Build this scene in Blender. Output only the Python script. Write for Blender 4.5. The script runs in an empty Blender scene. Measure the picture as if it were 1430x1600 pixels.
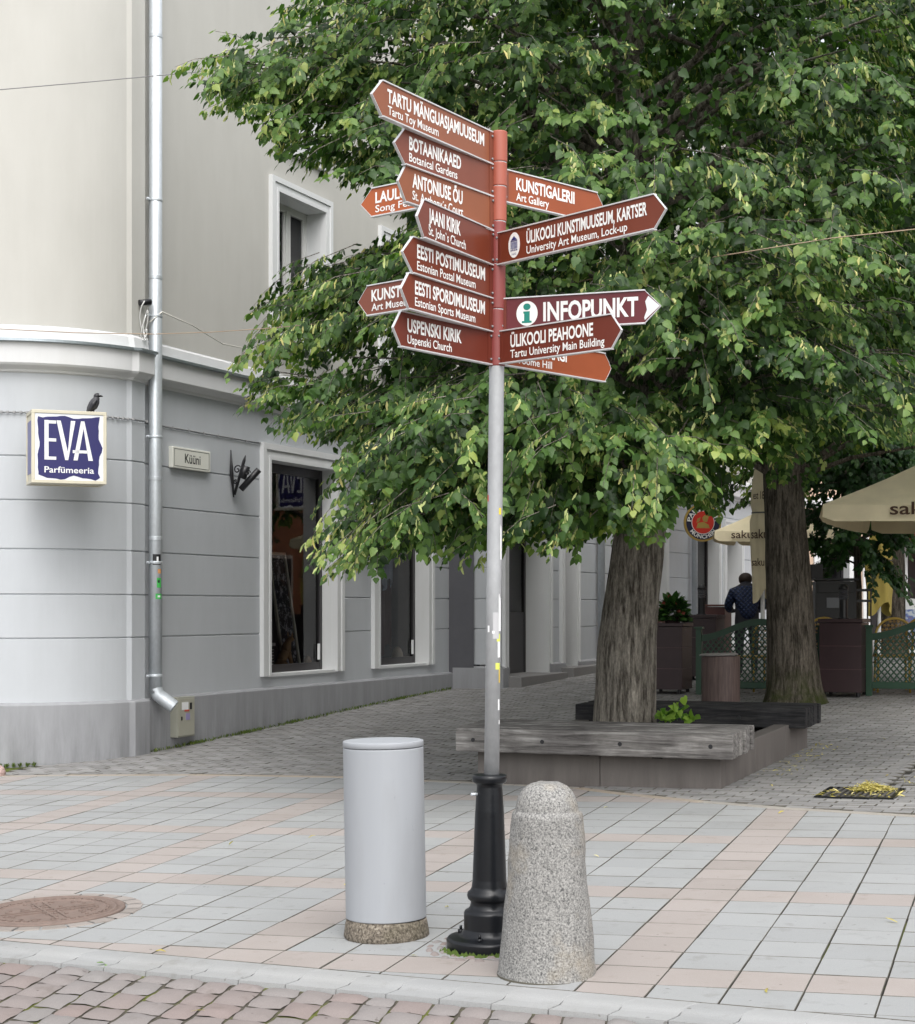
import bpy, bmesh, math, random
import numpy as np
from mathutils import Vector, Matrix, noise as mnoise

R = math.radians
S = bpy.context.scene
COL = S.collection
random.seed(7)

# ------------------------------------------------------------------ camera, sky, sun, exposure
F, CX, HY, CAMZ = 2600.0, 715.0, 950.0, 1.68        # focal length in photo pixels, centre, horizon row, eye height
cam_d = bpy.data.cameras.new('camera'); cam = bpy.data.objects.new('camera', cam_d); COL.objects.link(cam)
cam.location = (0, 0, CAMZ); cam.rotation_euler = (R(90), 0, 0)
cam_d.sensor_fit = 'HORIZONTAL'; cam_d.sensor_width = 36.0
cam_d.lens = 36.0 * F / 1430.0
cam_d.shift_y = (HY - 800.0) / 1430.0
cam_d.clip_start = 0.1; cam_d.clip_end = 2000
S.camera = cam

SUN_EL, SUN_AZ = 54.0, 170.0                         # degrees; azimuth clockwise from +Y
wd = bpy.data.worlds.new("World"); S.world = wd; wd.use_nodes = True
nt = wd.node_tree; nt.nodes.clear()
sky = nt.nodes.new('ShaderNodeTexSky'); sky.sky_type = 'NISHITA'; sky.sun_disc = False
sky.sun_elevation = R(SUN_EL); sky.sun_rotation = R(SUN_AZ); sky.dust_density = 4.0; sky.air_density = 1.0
hs = nt.nodes.new('ShaderNodeHueSaturation'); hs.inputs['Saturation'].default_value = 0.2
bg = nt.nodes.new('ShaderNodeBackground'); bg.inputs['Strength'].default_value = 0.15
wo = nt.nodes.new('ShaderNodeOutputWorld')
nt.links.new(sky.outputs[0], hs.inputs['Color']); nt.links.new(hs.outputs[0], bg.inputs['Color']); nt.links.new(bg.outputs[0], wo.inputs[0])
sun_d = bpy.data.lights.new('sun', 'SUN'); sun_d.energy = 0.5; sun_d.angle = R(90); sun_d.color = (1.0, 0.98, 0.95)
sun = bpy.data.objects.new('sun', sun_d); COL.objects.link(sun)
az, el = R(SUN_AZ), R(SUN_EL)
sv = Vector((math.sin(az) * math.cos(el), math.cos(az) * math.cos(el), math.sin(el)))
sun.rotation_euler = sv.to_track_quat('Z', 'Y').to_euler(); sun.location = sv * 40
S.view_settings.view_transform = 'Standard'; S.view_settings.look = 'None'
S.view_settings.exposure = 1.1; S.view_settings.gamma = 1.0
S.render.engine = 'CYCLES'
S.cycles.max_bounces = 7; S.cycles.diffuse_bounces = 4; S.cycles.transparent_max_bounces = 12
S.cycles.use_denoising = True

# ------------------------------------------------------------------ ground model and picture-to-place helpers
GA, GB = 0.0331, 0.0169
def sstep(a, b, x):
    t = min(1, max(0, (x - a) / (b - a))); return t * t * (3 - 2 * t)
def zg(x, y):
    xe = max(-14, min(14, x)); ye = y if y < 30 else 30 + 8 * (1 - math.exp(-(y - 30) / 8))
    return GA * xe + GB * ye + 0.1 * sstep(17, 24, y)
def gpt(px, py):                                     # where a picture point meets the (near, plane) ground
    k = (px - CX) / F
    Y = F * CAMZ / ((py - HY) + F * (GA * k + GB)); return k * Y, Y
def at(px, py, Y):
    return Vector(((px - CX) / F * Y, Y, CAMZ + (HY - py) / F * Y))
U = Vector((0.4083, 0.9128)); N = Vector((0.9128, -0.4083))     # along the street front; out of it
class Plane:
    def __init__(s, P): s.P = Vector(P)
    def p(s, t, off, z):
        v = s.P + U * t + N * off; return Vector((v.x, v.y, z))
    def T(s, px, off=0.0):
        k = (px - CX) / F; b = s.P + N * off
        return (k * b.y - b.x) / (U.x - k * U.y)
    def Z(s, t, py, off=0.0): return CAMZ + (HY - py) / F * s.p(t, off, 0).y
FA = Plane((-3.29, 17.16))
K1 = FA.p(7.81, 0, 0).xy; K2 = K1 + N * 0.796
FB = Plane(K2)

# ------------------------------------------------------------------ object helpers
def tag(o, label=None, cat=None, group=None, kind=None):
    if label: o['label'] = label
    if cat: o['category'] = cat
    if group: o['group'] = group
    if kind: o['kind'] = kind
    return o
def thing(name, loc, label, cat, group=None, rz=0.0):
    o = bpy.data.objects.new(name, None); COL.objects.link(o); o.empty_display_size = 0.1
    o.location = loc; o.rotation_euler = (0, 0, rz); return tag(o, label, cat, group)
def root_loc(o):
    v = Vector((0, 0, 0))
    while o is not None: v += o.location; o = o.parent
    return v
def dup(o, parent=None):
    c = o.copy(); COL.objects.link(c); c.parent = parent
    for ch in list(o.children): dup(ch, c)
    return c

class MB:
    """collects shapes (world coordinates, or local with world=False) into ONE mesh object"""
    def __init__(s): s.v = []; s.f = []; s.m = []; s.r = []; s.sm = []
    def add(s, vs, fs, mi=0, rnd=0.5, sm=False):
        b = len(s.v); s.v += [tuple(x) for x in vs]
        for f in fs: s.f.append([b + i for i in f]); s.m.append(mi); s.r.append(rnd); s.sm.append(sm)
        return s
    def box(s, c, size, rot=None, mi=0, rnd=0.5):
        hx, hy, hz = [q / 2 for q in size]; c = Vector(c)
        M = rot if rot is not None else Matrix.Identity(3)
        vs = [c + M @ Vector((x * hx, y * hy, z * hz)) for z in (-1, 1) for y in (-1, 1) for x in (-1, 1)]
        return s.add(vs, [(0, 2, 3, 1), (4, 5, 7, 6), (0, 1, 5, 4), (2, 6, 7, 3), (0, 4, 6, 2), (1, 3, 7, 5)], mi, rnd)
    def hexa(s, b4, t4, mi=0, rnd=0.5):               # bottom four and top four, counter-clockwise from above
        return s.add(list(b4) + list(t4), [(3, 2, 1, 0), (4, 5, 6, 7), (0, 1, 5, 4), (1, 2, 6, 5), (2, 3, 7, 6), (3, 0, 4, 7)], mi, rnd)
    def lathe(s, prof, c=(0, 0, 0), n=40, mi=0, cap0=True, cap1=True, sm=True, M=None):
        c = Vector(c); vs = []
        if sm:                                        # holding loops keep long straight stretches straight when shaded smooth
            q = [prof[0]]
            for (r0, z0), (r1, z1) in zip(prof, prof[1:]):
                L = math.hypot(r1 - r0, z1 - z0)
                if L > .03:
                    for f in (.004 / L, 1 - .004 / L): q.append((r0 + (r1 - r0) * f, z0 + (z1 - z0) * f))
                q.append((r1, z1))
            prof = q
        for r, z in prof:
            for k in range(n):
                a = 2 * math.pi * k / n; v = Vector((r * math.cos(a), r * math.sin(a), z))
                vs.append(c + (M @ v if M is not None else v))
        fs = []
        for i in range(len(prof) - 1):
            for k in range(n):
                k2 = (k + 1) % n; fs.append((i * n + k, i * n + k2, (i + 1) * n + k2, (i + 1) * n + k))
        s.add(vs, fs, mi, sm=sm)
        b = len(s.v) - len(vs)
        if cap0: s.f.append([b + k for k in range(n)][::-1]); s.m.append(mi); s.r.append(.5); s.sm.append(False)
        if cap1: s.f.append([b + (len(prof) - 1) * n + k for k in range(n)]); s.m.append(mi); s.r.append(.5); s.sm.append(False)
        return s
    def tube(s, pts, rad, n=8, mi=0, cap=True, rnd=.5):
        pts = [Vector(p) for p in pts]; vs = []
        rad = rad if isinstance(rad, (list, tuple)) else [rad] * len(pts)
        up = None
        for i, p in enumerate(pts):
            d = (pts[min(i + 1, len(pts) - 1)] - pts[max(i - 1, 0)]).normalized()
            if up is None: up = Vector((0, 0, 1)) if abs(d.z) < .9 else Vector((1, 0, 0))
            a = d.cross(up).normalized(); b = d.cross(a).normalized(); up = -b if up.dot(b) < 0 else b
            for k in range(n):
                t = 2 * math.pi * k / n; vs.append(p + (a * math.cos(t) + b * math.sin(t)) * rad[i])
        fs = [(i * n + k, i * n + (k + 1) % n, (i + 1) * n + (k + 1) % n, (i + 1) * n + k) for i in range(len(pts) - 1) for k in range(n)]
        s.add(vs, fs, mi, rnd, True)
        if cap:
            b0 = len(s.v) - len(vs)
            s.f.append([b0 + k for k in range(n)]); s.m.append(mi); s.r.append(rnd); s.sm.append(False)
            s.f.append([b0 + (len(pts) - 1) * n + k for k in range(n)][::-1]); s.m.append(mi); s.r.append(rnd); s.sm.append(False)
        return s
    def ext(s, poly, depth, M, mi=0):                 # 2-D outline extruded from z=0 to z=depth, placed by 4x4 M
        n = len(poly); vs = [M @ Vector((x, y, 0)) for x, y in poly] + [M @ Vector((x, y, depth)) for x, y in poly]
        fs = [tuple(range(n))[::-1], tuple(range(n, 2 * n))] + [(i, (i + 1) % n, n + (i + 1) % n, n + i) for i in range(n)]
        return s.add(vs, fs, mi)
    def sweep(s, prof, path, mi=0, sm=False, closed_ends=False):
        """profile (offset outwards, z) along a plan path; outwards is to the right of travel"""
        path = [Vector(p) for p in path]; L = len(path); nr = []
        for i in range(L):
            d0 = (path[i] - path[max(i - 1, 0)]); d1 = (path[min(i + 1, L - 1)] - path[i])
            if d0.length < 1e-9: d0 = d1
            if d1.length < 1e-9: d1 = d0
            d0.normalize(); d1.normalize(); n0 = Vector((d0.y, -d0.x)); n1 = Vector((d1.y, -d1.x))
            m = (n0 + n1); m.normalize(); nr.append(m / max(.3, m.dot(n0)))
        q = len(prof); vs = []
        for i in range(L):
            for o, z in prof: vs.append((path[i].x + nr[i].x * o, path[i].y + nr[i].y * o, z))
        fs = [(i * q + j, (i + 1) * q + j, (i + 1) * q + j + 1, i * q + j + 1) for i in range(L - 1) for j in range(q - 1)]
        s.add(vs, fs, mi, sm=sm)
        if closed_ends:
            b = len(s.v) - len(vs); s.f += [[b + j for j in range(q)], [b + (L - 1) * q + j for j in range(q)][::-1]]
            s.m += [mi] * 2; s.r += [.5] * 2; s.sm += [False] * 2
        return s
    def build(s, name, mats, parent=None, world=True, bevel=0, segs=2, smooth=None, recalc=True):
        me = bpy.data.meshes.new(name); off = root_loc(parent) if (parent and world) else Vector((0, 0, 0))
        me.from_pydata([(x - off.x, y - off.y, z - off.z) for x, y, z in s.v], [], s.f)
        for m in (mats if isinstance(mats, (list, tuple)) else [mats]): me.materials.append(m)
        me.polygons.foreach_set('material_index', s.m)
        me.polygons.foreach_set('use_smooth', [bool(x) if smooth is None else smooth for x in s.sm])
        at_ = me.attributes.new('rnd', 'FLOAT', 'FACE'); at_.data.foreach_set('value', s.r)
        if recalc or bevel:
            bm = bmesh.new(); bm.from_mesh(me)
            if recalc: bmesh.ops.recalc_face_normals(bm, faces=bm.faces)
            if bevel:
                ed = [e for e in bm.edges if len(e.link_faces) == 2 and e.calc_face_angle() > 0.6]
                bmesh.ops.bevel(bm, geom=ed, offset=bevel, segments=segs, affect='EDGES', profile=.5, clamp_overlap=True)
            bm.to_mesh(me); bm.free()
        me.update()
        o = bpy.data.objects.new(name, me); COL.objects.link(o); o.parent = parent
        return o

def frame(o, ex, ey):                                 # 4x4 from origin and two axes; third = ex x ey
    ex = Vector(ex).normalized(); ey = Vector(ey).normalized(); ez = ex.cross(ey)
    return Matrix(((ex.x, ey.x, ez.x, o[0]), (ex.y, ey.y, ez.y, o[1]), (ex.z, ey.z, ez.z, o[2]), (0, 0, 0, 1)))
def rotz(a): return Matrix.Rotation(a, 3, 'Z')
ROTU = Matrix(((U.x, -N.x * -1, 0), (U.y, N.y, 0), (0, 0, 1)))
ROTU = Matrix(((N.x, U.x, 0), (N.y, U.y, 0), (0, 0, 1)))        # local x = out of the front, local y = along the street

_tc = {}
def text_geo(body, bold=0.0, shear=0.0):
    key = (body, bold, shear)
    if key in _tc: return _tc[key]
    cu = bpy.data.curves.new('t', 'FONT'); cu.body = body; cu.size = 1; cu.offset = bold; cu.shear = shear; cu.resolution_u = 3
    ob = bpy.data.objects.new('t', cu); COL.objects.link(ob)
    bpy.context.view_layer.update()
    me = bpy.data.meshes.new_from_object(ob.evaluated_get(bpy.context.evaluated_depsgraph_get()))
    vs = [v.co.copy() for v in me.vertices]; fs = [tuple(p.vertices) for p in me.polygons]
    bpy.data.objects.remove(ob); bpy.data.curves.remove(cu); bpy.data.meshes.remove(me)
    _tc[key] = (vs, fs); return vs, fs
CAPH = max(v.y for v in text_geo('H')[0])
def put_text(mb, body, M, x0, x1, y0, cap, bold=.02, mi=0, lift=.0012, shear=0.0):
    """text baseline y0, capital height cap, squeezed to run from x0 to x1, on the plane of M"""
    vs, fs = text_geo(body, bold, shear)
    a, b = min(v.x for v in vs), max(v.x for v in vs)
    sx = (x1 - x0) / (b - a); sy = cap / CAPH
    mb.add([M @ Vector((x0 + (v.x - a) * sx, y0 + v.y * sy, lift)) for v in vs], fs, mi)

# ------------------------------------------------------------------ materials
def lin(c):
    return tuple(((q / 255) / 12.92 if q / 255 <= .04045 else ((q / 255 + .055) / 1.055) ** 2.4) for q in c)
class NT:
    def __init__(s, name):
        s.m = bpy.data.materials.new(name); s.m.use_nodes = True; s.t = s.m.node_tree
        s.b = s.t.nodes['Principled BSDF']; s.out = s.t.nodes['Material Output']
    def n(s, ty, **kw):
        q = s.t.nodes.new('ShaderNode' + ty)
        for k, v in kw.items():
            if hasattr(q, k) and not k[0].isupper(): setattr(q, k, v)
            else: q.inputs[k].default_value = v
        return q
    def l(s, a, b): s.t.links.new(a, b)
    def coord(s, scale=(1, 1, 1), rot=(0, 0, 0), kind='Object'):
        tc = s.n('TexCoord'); mp = s.n('Mapping'); mp.inputs['Scale'].default_value = scale; mp.inputs['Rotation'].default_value = rot
        s.l(tc.outputs[kind], mp.inputs['Vector']); return mp.outputs[0]
    def noise(s, scale, vec=None, detail=4, rough=.6, dist=0):
        q = s.n('TexNoise'); q.inputs['Scale'].default_value = scale; q.inputs['Detail'].default_value = detail
        q.inputs['Roughness'].default_value = rough; q.inputs['Distortion'].default_value = dist
        s.l(vec if vec is not None else s.coord(), q.inputs['Vector']); return q.outputs['Fac']
    def ramp(s, fac, stops, interp='LINEAR'):
        q = s.n('ValToRGB'); q.color_ramp.interpolation = interp; e = q.color_ramp.elements
        while len(e) < len(stops): e.new(.5)
        for i, (p, c) in enumerate(stops): e[i].position = p; e[i].color = tuple(c) + (1,) if len(c) == 3 else c
        s.l(fac, q.inputs[0]); return q.outputs[0]
    def mix(s, fac, a, b, mode='MIX'):
        q = s.n('MixRGB', blend_type=mode)
        for i, v in enumerate((fac, a, b)):
            if isinstance(v, (int, float)): q.inputs[i].default_value = v if i == 0 else (v, v, v, 1)
            elif isinstance(v, (tuple, list)): q.inputs[i].default_value = tuple(v) + (1,) if len(v) == 3 else v
            else: s.l(v, q.inputs[i])
        return q.outputs[0]
    def bump(s, h, strength=.3, dist=.01):
        q = s.n('Bump'); q.inputs['Strength'].default_value = strength; q.inputs['Distance'].default_value = dist
        s.l(h, q.inputs['Height']); s.l(q.outputs[0], s.b.inputs['Normal']); return q
    def col(s, v):
        if isinstance(v, (tuple, list)): s.b.inputs['Base Color'].default_value = tuple(v) + (1,)
        else: s.l(v, s.b.inputs['Base Color'])
    def set(s, rough=.6, metal=0.0, spec=.5):
        s.b.inputs['Roughness'].default_value = rough; s.b.inputs['Metallic'].default_value = metal
        s.b.inputs['Specular IOR Level'].default_value = spec; return s
    def attr(s, name='rnd'):
        q = s.n('Attribute'); q.attribute_name = name; return q.outputs['Fac']
def sc(c, k): return tuple(min(1, q * k) for q in c)

def plain(name, c, rough=.5, metal=0.0, var=.12, scale=6, bumpy=0.0, bscale=80, spec=.5):
    t = NT(name); t.set(rough, metal, spec)
    t.col(t.mix(t.noise(scale), sc(c, 1 - var), sc(c, 1 + var)))
    if bumpy: t.bump(t.noise(bscale), bumpy, .004)
    return t.m
def plaster(name, c, dirt=None):
    t = NT(name); t.set(.85, 0, .25)
    big = t.noise(.7, detail=5); mid = t.noise(5, t.coord((1, 1, .25)), detail=6)
    c1 = t.mix(big, sc(c, .9), sc(c, 1.08)); c2 = t.mix(t.ramp(mid, [(.35, (0, 0, 0)), (.75, (1, 1, 1))]), c1, t.mix(1.0, c1, (.95, .95, .945), 'MULTIPLY'))
    if dirt:
        st = t.noise(3, t.coord((2.4, 2.4, .35)), detail=8, rough=.7)
        sp = t.n('SeparateXYZ'); tc = t.n('NewGeometry'); t.l(tc.outputs['Position'], sp.inputs[0])
        mr = t.n('MapRange'); mr.inputs[1].default_value = dirt[0]; mr.inputs[2].default_value = dirt[1]; mr.inputs[3].default_value = 1; mr.inputs[4].default_value = 0
        t.l(sp.outputs[2], mr.inputs[0])
        mu = t.n('Math', operation='MULTIPLY'); t.l(mr.outputs[0], mu.inputs[0]); t.l(t.ramp(st, [(.38, (0, 0, 0)), (.72, (1, 1, 1))]), mu.inputs[1])
        c2 = t.mix(mu.outputs[0], c2, sc(c, .55))
    t.col(c2); t.bump(t.noise(90, detail=6), .18, .004); return t.m
def granite(name, cols, scale=170, rough=.75, stain=None):
    t = NT(name); t.set(rough, 0, .3)
    a = t.noise(scale, detail=3, rough=.7); b = t.noise(scale * .45, detail=3, rough=.7)
    c = t.ramp(a, [(.36, cols[0]), (.44, cols[1]), (.54, cols[2]), (.66, cols[3])])
    c = t.mix(t.ramp(b, [(.35, (0, 0, 0)), (.65, (.55, .55, .55))]), c, cols[2])
    if stain: c = t.mix(t.ramp(t.noise(4, detail=6), [(.52, (0, 0, 0)), (.74, (.5, .5, .5))]), c, stain)
    t.col(c); t.bump(t.noise(scale * .6), .5, .004); return t.m
def slab(name, a, b, fleck=.5):
    """stone or concrete paving: colour per slab from 'rnd', fine grain, stains"""
    t = NT(name); t.set(.8, 0, .3)
    c = t.mix(t.attr(), a, b); g = t.noise(260, detail=3, rough=.8)
    c = t.mix(fleck, c, t.mix(1.0, c, t.ramp(g, [(.3, (.72, .72, .72)), (.7, (1.22, 1.22, 1.22))]), 'MULTIPLY'))
    s = t.noise(1.3, detail=7, rough=.65); c = t.mix(t.ramp(s, [(.45, (0, 0, 0)), (.8, (.55, .55, .55))]), c, t.mix(1.0, c, (.78, .76, .72), 'MULTIPLY'))
    s2 = t.noise(9, detail=6); c = t.mix(t.ramp(s2, [(.58, (0, 0, 0)), (.72, (.5, .5, .5))]), c, t.mix(1.0, c, (.7, .68, .64), 'MULTIPLY'))
    s3 = t.noise(24, detail=1); c = t.mix(t.ramp(s3, [(.76, (0, 0, 0)), (.79, (.7, .7, .7))]), c, t.mix(1.0, c, (.45, .42, .4), 'MULTIPLY'))
    t.col(c); t.bump(g, .25, .002); return t.m
def wood(name, axis, a, b, c):
    t = NT(name); t.set(.8, 0, .25)
    rot = (0, 0, -math.atan2(axis[1], axis[0]))
    v = t.coord((1, 1, 1), rot); mp = t.n('Mapping'); mp.inputs['Scale'].default_value = (1.0, 14, 14); t.l(v, mp.inputs[0])
    g = t.noise(2.4, mp.outputs[0], detail=9, rough=.7, dist=.6); p = t.noise(2.2, v, detail=5)
    cc = t.ramp(g, [(.3, a), (.5, b), (.68, c)]); cc = t.mix(t.ramp(p, [(.4, (0, 0, 0)), (.65, (.75, .75, .75))]), cc, t.mix(1.0, cc, (.4, .39, .4), 'MULTIPLY'))
    t.col(cc); t.bump(g, .5, .006); return t.m
def bark(name, a, b, moss=None, z0=0):
    t = NT(name); t.set(.95, 0, .15)
    v = t.coord((1, 1, .13)); f1 = t.noise(22, v, detail=6, rough=.62, dist=.5); f2 = t.noise(60, t.coord((1, 1, .13)), detail=5, rough=.7, dist=.3)
    fi = t.noise(70, t.coord((1, 1, .4)), detail=6, rough=.75)
    rd = t.mix(.4, t.ramp(f1, [(.40, (0, 0, 0)), (.56, (1, 1, 1))]), t.ramp(f2, [(.40, (0, 0, 0)), (.58, (1, 1, 1))]))
    c = t.mix(rd, a, b); c = t.mix(.6, c, t.mix(1.0, c, t.ramp(fi, [(.3, (.45, .45, .45)), (.7, (1.6, 1.6, 1.6))]), 'MULTIPLY'))
    if moss:
        sp = t.n('SeparateXYZ'); ge = t.n('NewGeometry'); t.l(ge.outputs['Position'], sp.inputs[0])
        mr = t.n('MapRange'); mr.inputs[1].default_value = z0; mr.inputs[2].default_value = z0 + .62; mr.inputs[3].default_value = 1; mr.inputs[4].default_value = 0; t.l(sp.outputs[2], mr.inputs[0])
        mu = t.n('Math', operation='MULTIPLY'); t.l(mr.outputs[0], mu.inputs[0]); t.l(t.ramp(t.noise(5, detail=6), [(.4, (0, 0, 0)), (.6, (1, 1, 1))]), mu.inputs[1])
        c = t.mix(mu.outputs[0], c, moss)
    t.col(c); h = t.mix(.3, rd, fi); t.bump(h, 1.0, .025); return t.m
def leafmat(name, stops, trans=.38, rough=.42):
    t = NT(name); t.set(rough, 0, .33)
    r = t.attr(); c = t.ramp(r, stops); t.col(t.mix(t.noise(3, t.coord(), detail=3), sc(stops[0][1], .9), c) if False else c)
    tr = t.n('BsdfTranslucent'); cc = t.mix(1.0, c, (1.25, 1.5, .6), 'MULTIPLY'); t.l(cc, tr.inputs['Color'])
    mx = t.n('MixShader'); mx.inputs[0].default_value = trans; t.l(t.b.outputs[0], mx.inputs[1]); t.l(tr.outputs[0], mx.inputs[2]); t.l(mx.outputs[0], t.out.inputs[0])
    return t.m
def glassmat(name, tint=.94):
    t = NT(name); t.t.nodes.remove(t.b)
    fr = t.n('Fresnel'); fr.inputs['IOR'].default_value = 1.6; gl = t.n('BsdfGlossy'); gl.inputs['Roughness'].default_value = .01
    tp = t.n('BsdfTransparent'); tp.inputs['Color'].default_value = (tint, tint * 1.01, tint, 1)
    mx = t.n('MixShader'); t.l(fr.outputs[0], mx.inputs[0]); t.l(tp.outputs[0], mx.inputs[1]); t.l(gl.outputs[0], mx.inputs[2]); t.l(mx.outputs[0], t.out.inputs[0]); return t.m
def galv(name, c=(.5, .53, .55), rough=.38, metal=.75):
    t = NT(name); t.set(rough, metal, .5)
    a = t.noise(45, t.coord((1, 1, .5)), detail=5); b = t.noise(4, t.coord((1, 1, .4)), detail=5)
    cc = t.mix(a, sc(c, .78), sc(c, 1.2)); cc = t.mix(t.ramp(b, [(.4, (0, 0, 0)), (.7, (.6, .6, .6))]), cc, sc(c, .7)); t.col(cc)
    rr = t.n('MapRange'); rr.inputs[3].default_value = rough - .1; rr.inputs[4].default_value = rough + .18; t.l(b, rr.inputs[0]); t.l(rr.outputs[0], t.b.inputs['Roughness']); return t.m
def signmat(name, c):
    t = NT(name); t.set(.32, 0, .32); a = t.noise(7, detail=6)
    t.col(t.mix(a, sc(c, .86), sc(c, 1.1))); return t.m

M = {}
M['wall_grey'] = plaster('wall_grey', (.475, .495, .515))
M['plinth'] = plaster('plinth_grey', (.315, .32, .332), dirt=(.1, .95))
M['wall_beige'] = plaster('wall_beige', (.495, .485, .45))
M['trim'] = plaster('trim_white', (.66, .67, .67))
M['cornice'] = plaster('cornice_pale', (.64, .645, .645))
M['flash'] = galv('flashing', (.42, .47, .5), .35)
M['galv'] = galv('galvanised', (.62, .66, .69), .42, .5)
M['pole'] = galv('pole_galvanised', (.41, .42, .43), .6, .3)
M['dark_frame'] = plain('window_frame_dark', (.022, .02, .022), .35)
M['white_frame'] = plain('window_frame_white', (.6, .6, .58), .5)
M['glass'] = glassmat('glass')
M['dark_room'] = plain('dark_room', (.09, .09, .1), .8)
M['tile_grey'] = slab('tile_grey', (.28, .287, .288), (.31, .317, .317))
M['tile_pink'] = slab('tile_pink', (.30, .27, .253), (.335, .302, .284))
M['joint_side'] = plain('joint_sand', (.115, .108, .092), .95, var=.55, scale=9)
M['joint'] = plain('joint_soil', (.065, .06, .045), .95, var=.5, scale=14)
M['paver'] = slab('street_paver', (.205, .202, .2), (.295, .29, .284))
M['sett'] = slab('sett_stone', (.222, .182, .17), (.222, .21, .204), .6)
M['kerbstone'] = slab('kerb_stone', (.265, .27, .27), (.31, .314, .312))
M['border'] = slab('border_strip', (.36, .29, .22), (.33, .31, .28))
M['moss'] = plain('moss', (.075, .12, .02), .95, var=.6, scale=30)
M['granite'] = granite('granite_bollard', [(.04, .04, .041), (.12, .12, .117), (.255, .25, .238), (.38, .375, .357)], 130, stain=(.33, .27, .18))
M['agg'] = granite('exposed_aggregate', [(.018, .016, .013), (.085, .07, .056), (.17, .145, .115), (.3, .27, .22)], 80, .9, stain=(.06, .06, .025))
M['planter_stone'] = plaster('planter_concrete', (.15, .135, .125), dirt=(.2, .7))
M['bin_paint'] = None
M['iron'] = plain('black_iron', (.007, .008, .01), .3, var=.4, scale=20, bumpy=.15, bscale=60, spec=.35)
M['soil'] = plain('soil', (.035, .028, .02), .95, var=.5, scale=20, bumpy=.6, bscale=30)
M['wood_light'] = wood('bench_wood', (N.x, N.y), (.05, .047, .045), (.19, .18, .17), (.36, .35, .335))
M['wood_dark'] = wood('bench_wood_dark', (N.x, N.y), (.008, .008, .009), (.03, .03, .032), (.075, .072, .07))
M['white'] = plain('white_paint', (.78, .79, .79), .4, var=.05)
M['alu'] = galv('sign_edge', (.72, .73, .74), .4, .35)
M['black'] = plain('black_paint', (.012, .012, .014), .4)
M['cream'] = plain('cream_cloth', (.72, .63, .43), .8, var=.14, scale=5, bumpy=.3, bscale=300)
M['brown_ink'] = plain('brown_ink', (.06, .025, .012), .7)
M['rust'] = plain('rusty_iron', (.165, .12, .1), .75, var=.35, scale=12, bumpy=.5, bscale=60)
M['green'] = plain('green_paint', (.022, .062, .035), .45, var=.25)
M['choc'] = plain('planter_brown', (.042, .025, .027), .42, var=.25, spec=.4)
M['yellow_cane'] = plain('yellow_cane', (.5, .33, .06), .5)
t = NT('bin_paint'); t.set(.6, .0, .3)
v = t.coord((1, 1, .05)); c = t.mix(t.noise(9, v, detail=6), (.295, .31, .332), (.335, .35, .37)); c = t.mix(t.ramp(t.noise(34, t.coord((1, 1, .5)), detail=7, rough=.8), [(.64, (0, 0, 0)), (.69, (.6, .6, .6))]), c, (.2, .21, .23)); c = t.mix(t.ramp(t.noise(5, t.coord((1, 1, .25)), detail=6), [(.5, (0, 0, 0)), (.75, (.4, .4, .4))]), c, (.25, .255, .26))
t.col(c); M['bin_paint'] = t.m

# ------------------------------------------------------------------ setting: paving
TH, TW, TL = 0.3298, 0.2991, 0.2956
TU0, TV0 = 1.1966, 8.849
EX = Vector((math.cos(TH), -math.sin(TH))); EY = Vector((math.sin(TH), math.cos(TH)))
def seg_clip(poly, a, b):                              # keep what lies left of a->b
    out = []; n = len(poly); d = b - a
    def s(p): return d.x * (p.y - a.y) - d.y * (p.x - a.x)
    for i in range(n):
        p, q = poly[i], poly[(i + 1) % n]; sp, sq = s(p), s(q)
        if sp >= 0: out.append(p)
        if sp * sq < 0: out.append(p + (q - p) * (sp / (sp - sq)))
    return out
def near_seg(pts, c):
    best = None
    for i in range(len(pts) - 1):
        a, b = pts[i], pts[i + 1]; t_ = max(0, min(1, (c - a).dot(b - a) / (b - a).length_squared)); d = (a + (b - a) * t_ - c).length
        if best is None or d < best[0]: best = (d, a, b)
    return best
KA, KB = Vector(gpt(0, 1469.4)), Vector(gpt(1236, 1579))
kd = (KB - KA).normalized(); KERB = [KA - kd * 6, KB + kd * 6]
BORD = [Vector(gpt(x, y)) for x, y in [(-700, 1224), (-200, 1218), (0, 1214), (100, 1212.5), (300, 1212), (520, 1215), (665, 1221.5), (800, 1227), (897, 1232.5), (952, 1240), (1091, 1254), (1226, 1265), (1430, 1277), (1650, 1287), (2100, 1305)]]
BORD_R = BORD[::-1]                                    # plaza lies to the left when walking right-to-left
def raised(mb, poly, top, bot, mi, rnd, cham=.004, tilt=(0, 0), dz=0.0, zf=zg, side=None):
    n = len(poly); c = sum(poly, Vector((0, 0))) / n
    inner = []
    for p in poly:
        d = c - p; L = d.length; inner.append(p + d * min(.4, cham * 1.6 / max(L, 1e-6)))
    h = lambda p: zf(p.x, p.y) + dz + tilt[0] * (p.x - c.x) + tilt[1] * (p.y - c.y)
    vs = [(p.x, p.y, h(p) + top) for p in inner] + [(p.x, p.y, h(p) + top - cham) for p in poly] + [(p.x, p.y, h(p) + bot) for p in poly]
    fs = [tuple(range(n))] + [(i, n + i, n + (i + 1) % n, (i + 1) % n) for i in range(n)] + [(n + i, 2 * n + i, 2 * n + (i + 1) % n, n + (i + 1) % n) for i in range(n)]
    mb.add(vs, fs, mi, rnd)
    if side is not None: mb.m[-2 * n:] = [side] * (2 * n)
MANHOLE = Vector(gpt(78, 1425)); POLE = Vector((0.146, 7.59))
rg = random.Random(3)
tiles = MB()
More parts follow.
